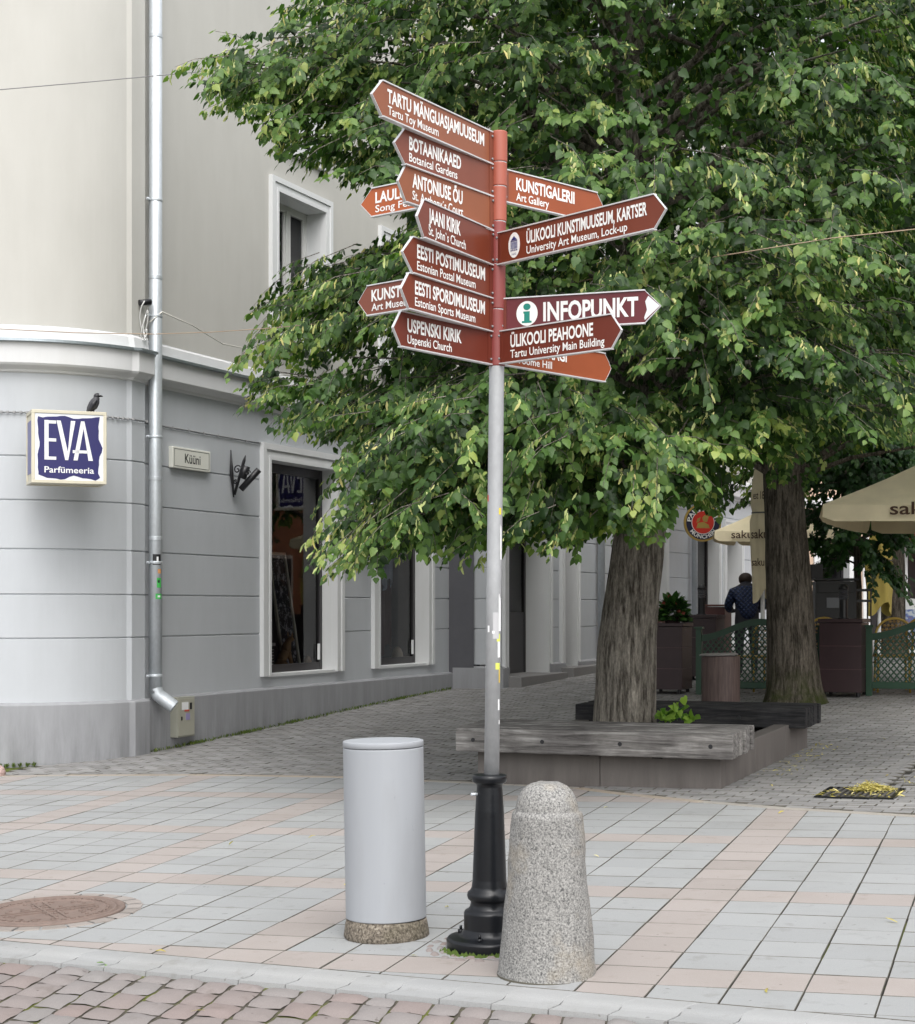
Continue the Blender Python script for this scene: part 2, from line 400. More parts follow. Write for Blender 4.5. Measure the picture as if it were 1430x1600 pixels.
for i in range(-34, 22):
    for j in range(-26, 34):
        g = .0016 + .0022 * rg.random(); gy = .0022 + .0022 * rg.random() ** 2
        c0 = Vector((TU0, TV0)) + EX * TW * (i + .5) + EY * TL * (j + .5)
        if c0.y < 3.5 or c0.y > 16: continue
        w, l = TW / 2 - g, TL / 2 - gy
        sh = EX * rg.uniform(-.002, .002)
        poly = [c0 + sh + EX * a * w + EY * b * l for a, b in ((-1, -1), (1, -1), (1, 1), (-1, 1))]
        if min((p - KA).dot(Vector((-kd.y, kd.x))) for p in poly) < 0: poly = seg_clip(poly, KERB[0] + Vector((-kd.y, kd.x)) * .006, KERB[1] + Vector((-kd.y, kd.x)) * .006)
        if len(poly) < 3: continue
        cc = sum(poly, Vector((0, 0))) / len(poly); d, a, b = near_seg(BORD_R, cc)
        if d < .5:
            poly = seg_clip(poly, a, b)
            if len(poly) < 3: continue
        else:
            dd = b - a
            if dd.x * (cc.y - a.y) - dd.y * (cc.x - a.x) < 0: continue
        if (cc - MANHOLE).length < .3: continue
        ar = abs(sum(poly[k].x * poly[(k + 1) % len(poly)].y - poly[(k + 1) % len(poly)].x * poly[k].y for k in range(len(poly)))) / 2
        if ar < .002: continue
        pink = (i % 6 == 0) or (j % 6 == 5)
        raised(tiles, poly, 0.0, -.03, 1 if pink else 0, rg.random(), .0018, (rg.uniform(-.004, .004), rg.uniform(-.004, .004)), rg.uniform(-.0008, .0008), side=2)
tag(tiles.build('plaza_paving', [M['tile_grey'], M['tile_pink'], M['joint_side']], recalc=False), kind='structure')

def sheet(name, mat, xs, ys, dz, fn=zg):
    mb = MB(); nx, ny = len(xs), len(ys)
    mb.add([(x, y, fn(x, y) + dz) for y in ys for x in xs], [(j * nx + i, j * nx + i + 1, (j + 1) * nx + i + 1, (j + 1) * nx + i) for j in range(ny - 1) for i in range(nx - 1)], sm=True)
    return tag(mb.build(name, mat, recalc=False), kind='structure')
gx = [-400, -150, -60, -30, -20] + list(range(-16, 17)) + [20, 30, 60, 150, 400]
gy_ = [-60, -30, -10, 0] + [q * .5 for q in range(2, 80)] + [42, 46, 52, 60, 80, 120, 200, 400]
sheet('ground', M['joint'], gx, gy_, -.11)

# kerb of dished stones between plaza and cobbles
nk = Vector((-kd.y, kd.x)); kerb = MB()
sk = -3.0; q = 0
prof = [(0.0, -.001), (-.012, 0.0), (-.08, -.002), (-.105, -.006), (-.128, -.013), (-.15, -.017), (-.222, -.02), (-.23, -.09)]
Lk = (KB - KA).length
while sk < Lk + 3:
    ln = .232 + .02 * rg.random(); a = KA + kd * (sk + .003); b = KA + kd * (sk + ln - .003); r_ = rg.random()
    skew = kd * .07; wob = rg.uniform(-.01, .01); vs = []
    for base in (a, b):
        for o, dz in [(0.0, -.09)] + prof:
            fr = -o / .23; p = base + nk * o - skew * (fr + .22 * math.sin(fr * 6.28 * .9) + wob); vs.append((p.x, p.y, zg(p.x, p.y) + dz))
    m_ = len(prof) + 1
    kerb.add(vs, [(k, m_ + k, m_ + k + 1, k + 1) for k in range(m_ - 1)] + [tuple(range(m_))[::-1], tuple(range(m_, 2 * m_))], 0, r_, sm=False)
    sk += ln
tag(kerb.build('kerb', M['kerbstone']), kind='structure')

# cobbled road: domed setts below kerb level
def dome(mb, c, ax, ay, hx, hy, h, z, mi, rnd, jit, n=5):
    vs = []
    ph = rg.random() * 9
    for b in range(n):
        for a in range(n):
            s_, t_ = -1 + 2 * a / (n - 1), -1 + 2 * b / (n - 1)
            e = max(abs(s_), abs(t_)); k = 1 - .055 * (abs(s_ * t_))
            wob = .05 * math.sin(3 * s_ + ph) + .05 * math.cos(3.4 * t_ + ph)
            p = c + ax * hx * s_ * k * (1 + wob * .7) + ay * hy * t_ * k * (1 + wob * .7)
            zz = h * (1 - .35 * e * e - .6 * e ** 9) + .006 * mnoise.noise(Vector((p.x * 14, p.y * 14, ph)))
            vs.append((p.x, p.y, zg(p.x, p.y) + z + zz))
    mb.add(vs, [(b * n + a, b * n + a + 1, (b + 1) * n + a + 1, (b + 1) * n + a) for b in range(n - 1) for a in range(n - 1)], mi, rnd, True)
pbd = MB(); ne, nf = 30, 60
bpts = [KERB[0] + (KERB[1] - KERB[0]) * i / ne * 1.6 - kd * 4 + nk * (f * .9) for f in range(nf + 1) for i in range(ne + 1)]
pbd.add([(p.x, p.y, zg(p.x, p.y) - .012) for p in bpts], [(j * (ne + 1) + i, j * (ne + 1) + i + 1, (j + 1) * (ne + 1) + i + 1, (j + 1) * (ne + 1) + i) for j in range(nf) for i in range(ne)], sm=True)
t = NT('joint_mossy'); t.set(.95, 0, .1); t.col(t.mix(t.ramp(t.noise(1.7, detail=7), [(.53, (0, 0, 0)), (.6, (1, 1, 1))]), (.04, .038, .033), (.1, .12, .03))); M['jplaza'] = t.m
tag(pbd.build('paving_bed', M['jplaza'], recalc=False), kind='structure')
setts = MB(); cd = Vector((math.sin(.19), math.cos(.19))); sxp = -5.0
while sxp < Lk + 5:
    wd_ = rg.uniform(.135, .185); dist = .238 - rg.uniform(0, .0)
    first = True
    while dist < 3.6:
        ln = rg.uniform(.09, .2) if first else rg.uniform(.18, .24); first = False
        c = KA + kd * (sxp + wd_ / 2) - nk * .0 - cd * (dist + ln / 2)
        if c.y > 2.4: dome(setts, c, kd, cd, wd_ / 2 - .004, ln / 2 - .004, rg.uniform(.012, .019), -.040, 0, rg.random(), 0, 6)
        dist += ln
    sxp += wd_
tag(setts.build('cobbled_road', M['sett'], recalc=False), kind='structure')
bed = MB(); p4 = [KERB[0] - nk * .2, KERB[1] - nk * .2, KERB[1] - nk * 9, KERB[0] - nk * 9]
t = NT('joint_moss'); t.set(.95, 0, .1); t.col(t.mix(t.ramp(t.noise(3.2, detail=6), [(.50, (0, 0, 0)), (.6, (1, 1, 1))]), (.085, .077, .062), (.11, .12, .035))); M['jmoss'] = t.m
bed.add([(p.x, p.y, zg(p.x, p.y) - .043) for p in p4], [(0, 1, 2, 3)])
tag(bed.build('road_bed', M['jmoss']), kind='structure')

# border strip, street pavers
bs = MB()
for i in range(len(BORD) - 1):
    a, b = BORD[i], BORD[i + 1]; d = (b - a).normalized(); nn = Vector((-d.y, d.x)); k = max(1, int((b - a).length / .8))
    for q in range(k):
        p, r = a + (b - a) * q / k + d * .002, a + (b - a) * (q + 1) / k - d * .002
        raised(bs, [p, r, r + nn * .085, p + nn * .085], .003, -.03, 0, rg.random() if a.x < 2 else .9, .003)
tag(bs.build('border_strip', M['border'], recalc=False), kind='structure')
pav = MB(); PB = Vector(gpt(1126, 1233))
for rrow in range(-12, 170):
    o_ = (rrow % 2) * .1 + rg.uniform(-.012, .012); yb = rrow * .1
    for k in range(-46, 40):
        c = PB + U * (yb + .05) + N * (k * .2 + o_ + .1)
        if c.y < 10.5 or c.y > 27.5 or c.x < -8 or c.x > 9: continue
        tfac = (c - FA.P).dot(N)
        if tfac < -.3: continue
        d, a, b = near_seg(BORD, c); dd = (b - a).normalized()
        if dd.x * (c.y - a.y) - dd.y * (c.x - a.x) < .13: continue
        if 4.35 < (c - PB).dot(N) + 3.2 < 4.5 and (c - PB).dot(U) > .4: continue
        w, l = .1 - rg.uniform(.001, .0065), .05 - rg.uniform(.001, .0032)
        sh = N * rg.uniform(-.003, .003)
        poly = [c + sh + N * x * w + U * y * l for x, y in ((-1, 1), (-1, -1), (1, -1), (1, 1))]
        raised(pav, poly, 0, -.02, 0, rg.random(), .002, (rg.uniform(-.02, .02), rg.uniform(-.02, .02)), rg.uniform(-.002, .002), side=1)
tag(pav.build('street_paving', [M['paver'], M['joint_side']], recalc=False), kind='structure')
gut = MB()                                             # channel stones leading to the drain
for k in range(0, 60):
    c = PB + N * 1.2 + U * (.4 + k * .25)
    if c.y > 27: break
    prof_g = [(-.1, 0), (-.055, -.01), (0, -.026), (.055, -.01), (.1, 0)]
    vs = []
    for e in (.003, .247):
        for o, dz in prof_g:
            p = c + N * o + U * e; vs.append((p.x, p.y, zg(p.x, p.y) + dz + .004))
    gut.add(vs, [(q, q + 1, 6 + q, 5 + q) for q in range(4)], 0, rg.random() * .4)
tag(gut.build('gutter', M['paver'], recalc=False), kind='structure')
fs_ = sheet('far_street', M['paver'], [-8, -4, 0, 4, 8, 12, 20, 40], [27.45, 29, 31, 34, 38, 42, 50, 60, 80, 120], -.002)

# ------------------------------------------------------------------ corner building
GRO = [1.38, 1.815, 2.261, 2.743, 3.176, 3.596]
def band_prof(z0, z1, g=GRO):
    p = [(0, z0)]
    for z in g:
        if z0 + .03 < z < z1 - .03: p += [(0, z - .012), (-.015, z - .004), (-.015, z + .003), (0, z + .009)]
    return p + [(0, z1)]
PL = [(.06, -.8), (.06, .722), (.045, .738), (-.002, .75)]
CORN = [(-.01, 3.985), (.025, 4.0), (.035, 4.02), (.105, 4.055), (.12, 4.075), (.12, 4.275)]
FLSH = [(.12, 4.275), (.165, 4.28), (.165, 4.305), (.05, 4.325)]
SKRT = [(.05, 4.325), (.035, 4.43), (-.005, 4.46)]
UP = [(0, 4.46), (0, 12.5)]
cb = thing('corner_building', (-4.5, 18.5, .1), 'rounded corner building with grey banded ground floor, pale cornice and beige upper wall', 'building')
RC = 1.6; d_ = Vector((-.248, .969)); e_ = Vector((.969, .248))
E0 = Vector((-3.36, 16.89)); aE = R(37)
CC = E0 - (-d_ * math.cos(aE) + e_ * math.sin(aE)) * RC
arc = [CC + (-d_ * math.cos(R(a)) + e_ * math.sin(R(a))) * RC for a in np.linspace(-62, 37, 46)]
lft = arc[0] + (arc[0] - arc[1]).normalized() * 12
strip0 = FA.p(FA.T(206, .08), .08, 0).xy; strip1 = FA.p(.0, .08, 0).xy; strip2 = FA.p(.0, 0, 0).xy
corner_path = [lft] + arc + [strip0, strip1]
ms = MB(); pl = MB(); co = MB(); fl = MB(); up = MB()
ms.sweep(band_prof(.745, 3.99), corner_path); pl.sweep(PL, corner_path); co.sweep(CORN, corner_path); fl.sweep(FLSH, corner_path); co.sweep(SKRT, corner_path); up.sweep(UP, corner_path)
ret = [strip1, strip2]
for mb_, pr in ((ms, band_prof(.745, 3.99)), (pl, [(0, -.8), (0, .75)]), (up, UP)): mb_.sweep(pr, ret)
def flank(mb_, pr, a, b):                              # closing face of the projecting strip
    vs = [(a.x + U.x * 0 + N.x * o, a.y + N.y * o, z) for o, z in pr]; vs += [(b.x, b.y, pr[-1][1]), (b.x, b.y, pr[0][1])]
    mb_.add(vs, [tuple(range(len(vs)))])
flank(co, CORN + SKRT, strip1, FA.p(0, -.02, 0).xy); flank(pl, PL, strip1, FA.p(0, -.02, 0).xy)
W1, W2 = (2.61, 4.238), (5.455, 6.969); WZ = (.90, 3.42)
UW1 = (2.788, 3.953); UWZ = (5.07, 6.61); UW2 = (5.63, 6.795)
def fpath(pn, a, b): return [pn.p(a, 0, 0).xy, pn.p(b, 0, 0).xy]
def wall_strip(mb_, pn, a, b, z0, z1, g=GRO): mb_.sweep(band_prof(z0, z1, g), fpath(pn, a, b))
tl = 0.0
for w in (W1, W2):
    wall_strip(ms, FA, tl, w[0], .745, 3.99); wall_strip(ms, FA, w[0], w[1], WZ[1], 3.99); wall_strip(ms, FA, w[0], w[1], .745, WZ[0]); tl = w[1]
wall_strip(ms, FA, tl, 7.81, .745, 3.99)
main_path = [strip2, K1]
for mb_, pr in ((pl, PL), (co, CORN), (fl, FLSH), (co, SKRT)): mb_.sweep(pr, [strip2, K1, K2] if mb_ is not pl else [strip2, FA.p(7.87, 0, 0).xy])
tl = 0.0
for w in (UW1, UW2):
    for a, b, z0, z1 in ((tl, w[0], 4.46, 12.5), (w[0], w[1], 4.46, UWZ[0]), (w[0], w[1], UWZ[1], 12.5)): up.sweep([(0, z0), (0, z1)], fpath(FA, a, b))
    tl = w[1]
up.sweep(UP, fpath(FA, tl, 7.81))
ms.build('wall', M['wall_grey'], cb, recalc=False); pl.build('plinth', M['plinth'], cb, recalc=False)
co.build('cornice', M['cornice'], cb, recalc=False); fl.build('flashing', M['flash'], cb, recalc=False); up.build('upper_wall', M['wall_beige'], cb, recalc=False)

def pbox(mb, pn, t0, t1, o0, o1, z0, z1, mi=0):
    b4 = [pn.p(t0, o1, z0), pn.p(t1, o1, z0), pn.p(t1, o0, z0), pn.p(t0, o0, z0)]; t4 = [Vector((v.x, v.y, z1)) for v in b4]
    # counter-clockwise from above
    mb.hexa(b4, t4, mi)
def window(parent, pn, t, z, rec, arch, kind, label=None, depth=1.0, foot=True, mats=None, room=True):
    """surround with stepped architrave and reveals (the part), frame and pane as sub-parts"""
    t0, t1 = t; z0, z1 = z; s = MB(); aw = arch; zb = z0 - .02 if foot else z0 - aw
    for (w0, w1, pr) in ((aw * .62, aw, .055), (aw * .22, aw * .62, .038), (0.0, aw * .22, .05)):
        for a, b in ((t0 - w1, t0 - w0), (t1 + w0, t1 + w1)): pbox(s, pn, a, b, -.03, pr, zb, z1 + w0)
        pbox(s, pn, t0 - w1, t1 + w1, -.03, pr, z1 + w0, z1 + w1)
        if not foot: pbox(s, pn, t0 - w1, t1 + w1, -.03, pr, z0 - w1, z0 - w0)
    # reveals
    rv = .03
    pbox(s, pn, t0 - rv, t0 + .002, -rec - .06, -.03, z0, z1); pbox(s, pn, t1 - .002, t1 + rv, -rec - .06, -.03, z0, z1); pbox(s, pn, t0 - rv, t1 + rv, -rec - .06, -.03, z1 - .002, z1 + rv)
    pbox(s, pn, t0 - rv, t1 + rv, -rec - .06, .02, z0 - rv, z0 + .004)
    w_ = s.build('door_surround' if kind == 'door' else 'window', M['trim'], parent)
    if label: w_['label'] = label
    fr = MB(); fw = .075 if kind == 'shop' else .06
    o0, o1 = -rec - .05, -rec
    pbox(fr, pn, t0, t0 + fw, o0, o1, z0, z1); pbox(fr, pn, t1 - fw, t1, o0, o1, z0, z1)
    pbox(fr, pn, t0 + fw, t1 - fw, o0, o1, z1 - fw * 1.5, z1); pbox(fr, pn, t0 + fw, t1 - fw, o0, o1, z0, z0 + fw * 1.3)
    if kind == 'house':
        tm = (t0 + t1) / 2 + .1; pbox(fr, pn, tm - .05, tm + .05, o0, o1 + .012, z0 + fw, z1 - fw)
        for a, b in ((t0 + fw, tm - .05), (tm + .05, t1 - fw)):
            pbox(fr, pn, a, a + .035, o0 + .01, o1 - .006, z0 + fw, z1 - fw * 1.5); pbox(fr, pn, b - .035, b, o0 + .01, o1 - .006, z0 + fw, z1 - fw * 1.5)
    if kind == 'door':
        zm = z0 + (z1 - z0) * .38; pbox(fr, pn, t0 + fw, t1 - fw, o0, o1 - .01, z0 + fw, zm)
    fm = M['white_frame'] if kind == 'house' else M['dark_frame']
    fr.build('frame', fm, w_, bevel=.004, segs=1)
    pa = MB(); pa.add([pn.p(t0 + .01, -rec - .028, z0 + .02), pn.p(t1 - .01, -rec - .028, z0 + .02), pn.p(t1 - .01, -rec - .028, z1 - .02), pn.p(t0 + .01, -rec - .028, z1 - .02)], [(0, 1, 2, 3)]); pa.build('pane', M['glass'], w_, recalc=False)
    if kind == 'shop':
        h = MB(); pbox(h, pn, t1 - fw - .055, t1 - fw - .02, -rec, -rec + .02, z0 + .13, z0 + .33); h.build('latch', M['white'], w_)
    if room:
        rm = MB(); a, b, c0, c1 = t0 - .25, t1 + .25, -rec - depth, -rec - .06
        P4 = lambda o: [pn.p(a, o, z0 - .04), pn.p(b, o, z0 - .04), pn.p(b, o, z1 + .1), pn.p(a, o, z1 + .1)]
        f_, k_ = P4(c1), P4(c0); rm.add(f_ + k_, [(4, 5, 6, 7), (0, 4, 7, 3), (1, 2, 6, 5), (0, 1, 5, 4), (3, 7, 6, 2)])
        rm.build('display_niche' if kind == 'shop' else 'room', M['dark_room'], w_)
    return w_
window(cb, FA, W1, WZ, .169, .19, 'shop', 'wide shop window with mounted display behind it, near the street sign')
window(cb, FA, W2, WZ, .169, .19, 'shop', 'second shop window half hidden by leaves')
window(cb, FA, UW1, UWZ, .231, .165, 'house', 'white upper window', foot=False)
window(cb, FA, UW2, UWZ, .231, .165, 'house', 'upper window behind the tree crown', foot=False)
for w in (UW1, UW2):
    ap = MB(); pbox(ap, FA, w[0] - .02, w[1] + .02, -.01, .05, 7.12, 7.9); pbox(ap, FA, w[0] - .12, w[1] + .12, -.01, .075, 7.3, 7.9)
    ap.build('window_apron', M['trim'], cb, bevel=.008)
    ap = MB(); pbox(ap, FA, w[0] - .1, w[1] + .1, -.01, .09, UWZ[0] - .28, UWZ[0] - .17); ap.build('window_sill', M['trim'], cb, bevel=.008)

# projecting end wall and the long front beyond
nb = thing('neighbour_building', (3.0, 30, .6), 'grey fronted house row with white door surrounds running back behind the lime trees', 'building')
ms = MB(); pl = MB(); co = MB(); fl = MB(); up = MB()

ms.sweep(band_prof(.86, 3.99), [K1, K2]); up.sweep(UP, [K1, K2])
PL2 = [(.06, -.8), (.06, .81), (.045, .825), (-.002, .84)]
tB = lambda px: FB.T(px)
ops = [(tB(790) + .02, tB(854), .55, 3.35, 'door', .34), (tB(879), tB(898), .7, 3.35, 'door', .2), (tB(975), tB(1038), .9, 3.4, 'door', .2), (tB(1086), tB(1121), 1.0, 3.4, 'shop', .2), (tB(1133), tB(1157), .9, 3.4, 'door', .3),
       (19.2, 20.8, 1.1, 3.4, 'shop', .2), (24, 25.6, 1.1, 3.4, 'shop', .2), (29, 31, 1.1, 3.4, 'shop', .2)]
tl = 0.0; END = 40.0
for (a, b, z0, z1, kd_, rec) in ops:
    wall_strip(ms, FB, tl, a, .83, 3.99); wall_strip(ms, FB, a, b, z1, 3.99); pl.sweep(PL2, fpath(FB, tl, a)); pl.build('plinth', M['plinth'], nb, recalc=False); pl = MB()
    if kd_ == 'shop': wall_strip(ms, FB, a, b, .83, z0); pl.sweep(PL2, fpath(FB, a, b))
    tl = b
wall_strip(ms, FB, tl, END, .83, 3.99); pl.sweep(PL2, fpath(FB, tl, END))
pl.build('plinth', M['plinth'], nb, recalc=False); pl = MB(); pl.sweep(PL2, [FA.p(7.81, .06, 0).xy, FB.p(0, 0, 0).xy]); pbox(pl, FB, -.06, .001, -.2, .06, -.5, .812)
far_path = fpath(FB, 0, END)
co.sweep(CORN, far_path); fl.sweep(FLSH, far_path); co.sweep(SKRT, far_path)
uo = [(1.0 + 2.9 * k, 2.15 + 2.9 * k) for k in range(12)]; tl = 0.0
for a, b in uo:
    for z0, z1, s_, e_2 in ((4.46, 13, tl, a), (4.46, 5.3, a, b), (6.9, 9.0, a, b), (10.6, 13, a, b)): up.sweep([(0, z0), (0, z1)], fpath(FB, s_, e_2))
    tl = b
up.sweep([(0, 4.46), (0, 13)], fpath(FB, tl, END))
ms.build('wall', M['wall_grey'], nb, recalc=False); pl.build('plinth', M['plinth'], nb, recalc=False); co.build('cornice', M['cornice'], nb, recalc=False)
fl.build('flashing', M['flash'], nb, recalc=False); up.build('upper_wall', M['wall_beige'], nb, recalc=False)
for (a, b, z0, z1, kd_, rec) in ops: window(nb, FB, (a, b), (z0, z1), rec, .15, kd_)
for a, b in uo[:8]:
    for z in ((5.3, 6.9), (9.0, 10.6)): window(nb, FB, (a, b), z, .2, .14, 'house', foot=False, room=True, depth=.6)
st = MB()
for a, b in ((ops[0][0] - .05, ops[0][1] + .25), (ops[1][0] - .2, ops[1][1] + 1.2)):
    zz = zg(*FB.p(a, .3, 0).xy); pbox(st, FB, a, b, -.4, .26, -.2, zz + .15)
st.build('doorstep', plaster('step_stone', (.22, .215, .21)), nb, bevel=.01)
pb2 = MB(); tp = tB(931); pb2.tube([FB.p(tp, .1, .7), FB.p(tp, .1, 12)], .06, 14); tp2 = tB(1078); pb2.tube([FB.p(tp2, .1, .9), FB.p(tp2, .1, 12)], .06, 14)
pb2.build('drainpipe', M['galv'], nb)

# drainpipe of the corner building
dp = MB(); tt, oo = .13, .12
dp.tube([FA.p(tt, oo, .80), FA.p(tt, oo, 3.0), FA.p(tt, oo, 12)], .0685, 24)
for z, r in ((3.02, .0715), (2.4, .0712), (5.1, .0712), (7.6, .0712)): dp.lathe([(r, -.02), (r, .02)], FA.p(tt, oo, z), 24)
dpo = dp.build('drainpipe', M['galv'], cb)
el = MB(); p0 = FA.p(tt, oo, .86); dr = Vector((N.x * .75 + U.x * .35, N.y * .75 + U.y * .35, -.62)).normalized()
c0 = FA.p(tt, oo, .80); el.tube([c0 + Vector((0, 0, .05)), c0 - Vector((0, 0, .0)) + dr * .03, c0 + dr * .12, c0 + dr * .24], [.0695, .0705, .0705, .0705], 24, cap=False)
el.tube([c0 + dr * .24, c0 + dr * .10], [.064, .064], 24, cap=False); el.build('outlet', M['galv'], dpo, recalc=False)
for z in (.98, 2.15, 3.45, 4.7, 5.9):
    cl = MB(); cl.lathe([(.071, -.014), (.073, -.01), (.073, .01), (.071, .014)], FA.p(tt, oo, z), 24)
    cl.tube([FA.p(tt - .07, oo - .02, z), FA.p(tt - .13, oo - .02, z)], .009, 8); cl.box(FA.p(tt - .1, oo - .02, z), (.03, .03, .025), ROTU); cl.build('pipe_clamp', M['galv'], dpo)
def sticker(parent, c, r, a0, w, h, z, mat, name='sticker'):
    sb = MB(); n = 5; vs = []
    for k in range(n):
        a = a0 + (k / (n - 1) - .5) * w / r
        for dz in (-h / 2, h / 2): vs.append((c[0] + math.cos(a) * r, c[1] + math.sin(a) * r, z + dz))
    sb.add(vs, [(2 * k, 2 * k + 2, 2 * k + 3, 2 * k + 1) for k in range(n - 1)]); sb.build(name, mat, parent, recalc=False)
pc = FA.p(tt, oo, 0); ca = math.atan2(-pc.y, -pc.x)
sg = plain('sticker_green', (.06, .42, .09), .5); so = plain('sticker_orange', (.62, .3, .12), .5); sy = plain('sticker_yellow', (.75, .55, .05), .5); sl = plain('sticker_lime', (.6, .65, .12), .6)
sticker(dpo, pc, .0705, ca + .2, .09, .11, 2.18, M['black']); sticker(dpo, pc, .0712, ca + .16, .055, .02, 2.145, M['white']); sticker(dpo, pc, .0712, ca + .3, .02, .06, 2.18, M['white'])
sticker(dpo, pc, .0705, ca + .62, .04, .045, 2.06, so); sticker(dpo, pc, .0705, ca + .55, .05, .1, 1.94, sg); sticker(dpo, pc, .0712, ca + .5, .02, .03, 1.955, M['black']); sticker(dpo, pc, .0705, ca + .5, .07, .055, 1.80, sg); sticker(dpo, pc, .0712, ca + .52, .03, .02, 1.80, M['white'])
# bird wire along the upper groove
bw = MB(); zz = 3.6
pts = [Vector((p.x, p.y, zz)) for p in [q_ + (q_ - CC).normalized() * .02 for q_ in arc] + [strip0 + N * .02, strip1 + N * .02, FA.p(.0, .03, 0).xy] + [FA.p(k * .3, .015, 0).xy for k in range(1, 9)]]
bw.tube(pts, .006, 5)
for k in range(0, len(pts)): bw.box(pts[k], (.022, .022, .02))
bw.build('bird_wire', plain('wire_grey', (.3, .3, .3), .5), cb)

# ------------------------------------------------------------------ things on the corner building
def eva_box(name, c, nrm, wide, high, depth, label, both=False):
    """lit-style shop sign box: cream frame, white panel, blue wavy field, lettering; c = centre of front face"""
    nrm = Vector((nrm[0], nrm[1], 0)).normalized(); ex = Vector((-nrm.y, nrm.x, 0)); ez = Vector((0, 0, 1))
    o = thing(name, c - nrm * depth / 2 - ez * high / 2, label, 'shop sign')
    mid = c - nrm * depth / 2; Rm = Matrix(((ex.x, -nrm.x, 0), (ex.y, -nrm.y, 0), (0, 0, 1)))
    ca_ = MB(); f = .032
    ca_.box(mid, (wide - .02, depth - .02, high - .02), Rm)
    for sgn in (1, -1):
        q = mid + nrm * (depth / 2 - f / 2) * sgn
        for dx, dz, w, h in ((0, high / 2 - f / 2, wide, f), (0, -high / 2 + f / 2, wide, f), (wide / 2 - f / 2, 0, f, high - 2 * f), (-wide / 2 + f / 2, 0, f, high - 2 * f)):
            ca_.box(q + ex * dx + ez * dz, (w, f, h), Rm)
    for dx in (-1, 1):
        for dz in (-1, 1): ca_.box(mid + ex * dx * (wide / 2 - f / 2) + ez * dz * (high / 2 - f / 2), (f, depth - 2 * f, f), Rm)
    ca_.build('case', plain('sign_case', (.6, .56, .44), .45), o, bevel=.003, segs=1)
    for k, sgn in enumerate((1, -1) if both else (1,)):
        exx = ex * sgn; nn = nrm * sgn; org = mid + nn * (depth / 2 - .012); Mx = frame(org, exx, ez); iw, ih = wide / 2 - f, high / 2 - f
        face = MB(); face.ext([(-iw, -ih), (iw, -ih), (iw, ih), (-iw, ih)], .004, Mx); fo = face.build('panel', plain('sign_white', (.74, .76, .8), .35, var=.03), o)
        bl = MB(); pts = []
        bx, by = iw * .90, ih * .9
        wav = lambda s_, ph: .025 * wide * math.sin(s_ * 5.2 + ph) + .012 * wide * math.sin(s_ * 11 + ph)
        n = 14
        for k2 in range(n): s_ = -1 + 2 * k2 / n; pts.append((bx * s_, -by - .01 + wav(s_, .4)))
        for k2 in range(n): s_ = -1 + 2 * k2 / n; pts.append((bx + wav(s_, 1.8), by * s_))
        for k2 in range(n): s_ = 1 - 2 * k2 / n; pts.append((bx * s_, by + wav(s_, 3.1) * .6))
        for k2 in range(n): s_ = 1 - 2 * k2 / n; pts.append((-bx + wav(s_, .9) * .5, by * s_))
        bl.ext(pts, .003, Mx @ Matrix.Translation((0, 0, .004))); bl.build('blue_field', plain('sign_blue', (.018, .016, .11), .35, var=.08), fo)
        le = MB(); M2 = Mx @ Matrix.Translation((0, 0, .0075))
        # tall narrow capitals drawn as strokes: E, V, A
        def st_(pl_): le.ext(pl_, .002, M2)
        H0, H1 = -.20 * high * .9, .36 * high; t_ = .055 * wide; x = -.33 * wide
        st_([(x, H0), (x + t_, H0), (x + t_, H1), (x, H1)])
        for y in (H0, (H0 + H1) / 2 - .02 * high, H1 - .045 * high): st_([(x + t_, y), (x + .155 * wide, y), (x + .155 * wide, y + .042 * high), (x + t_, y + .042 * high)])
        x = -.17 * wide
        st_([(x, H1), (x + .115 * wide, H0), (x + .15 * wide, H0 + .11 * high), (x + t_, H1)])
        st_([(x + .115 * wide, H0), (x + .155 * wide, H0), (x + .25 * wide, H1), (x + .19 * wide, H1), (x + .15 * wide, H0 + .11 * high)])
        x = .055 * wide
        st_([(x, H0), (x + t_, H0), (x + .135 * wide, H1 - .1 * high), (x + .1 * wide, H1)])
        st_([(x + .1 * wide, H1), (x + .145 * wide, H1), (x + .26 * wide, H0), (x + .2 * wide, H0), (x + .135 * wide, H1 - .1 * high)])
        st_([(x + .03 * wide - .04 * wide, H0 + .1 * high), (x + .2 * wide, H0 + .1 * high), (x + .19 * wide, H0 + .14 * high), (x - .01 * wide, H0 + .14 * high)])
        put_text(le, 'Parfümeeria', M2, -.33 * wide, .33 * wide, -.355 * high, .082 * high, .012, lift=.001)
        le.build('lettering', M['white'], fo)
    return o
ce_ = at(108.5, 698.5, 15.75)
eb = eva_box('shop_sign', ce_, (.36, -.93), .70, .69, .42, 'square blue and white perfume shop sign box on the rounded corner')
sp_ = FA.p(4.56, .375, 3.3); eva_box('shop_sign', sp_ - Vector((U.x, U.y, 0)) * .06, (-U.x, -U.y), .47, .70, .12, 'blue perfume sign jutting from the wall between the two shop windows, behind leaves', True)
# side lettering panel of the corner sign: blue side
nr = Vector((.36, -.93, 0)).normalized(); exr = Vector((-nr.y, nr.x, 0)); sd = MB()
q = ce_ - nr * .21 - exr * .342; sd.box(q, (.006, .3, .5), Matrix(((exr.x, -nr.x, 0), (exr.y, -nr.y, 0), (0, 0, 1)))); sd.build('side_panel', plain('sign_blue_side', (.12, .12, .28), .4), eb)
# wall bracket arms holding the jutting sign
kb = thing('sign_bracket', FA.p(4.56, .05, 3.68), 'slim iron arm above the jutting perfume sign', 'bracket'); mb = MB(); mb.tube([FA.p(4.56, 0, 3.7), FA.p(4.56, .62, 3.7)], .012, 8); mb.box(FA.p(4.56, .1, 3.67), (.02, .02, .06)); mb.box(FA.p(4.56, .55, 3.67), (.02, .02, .06)); mb.build('arm', M['black'], kb)

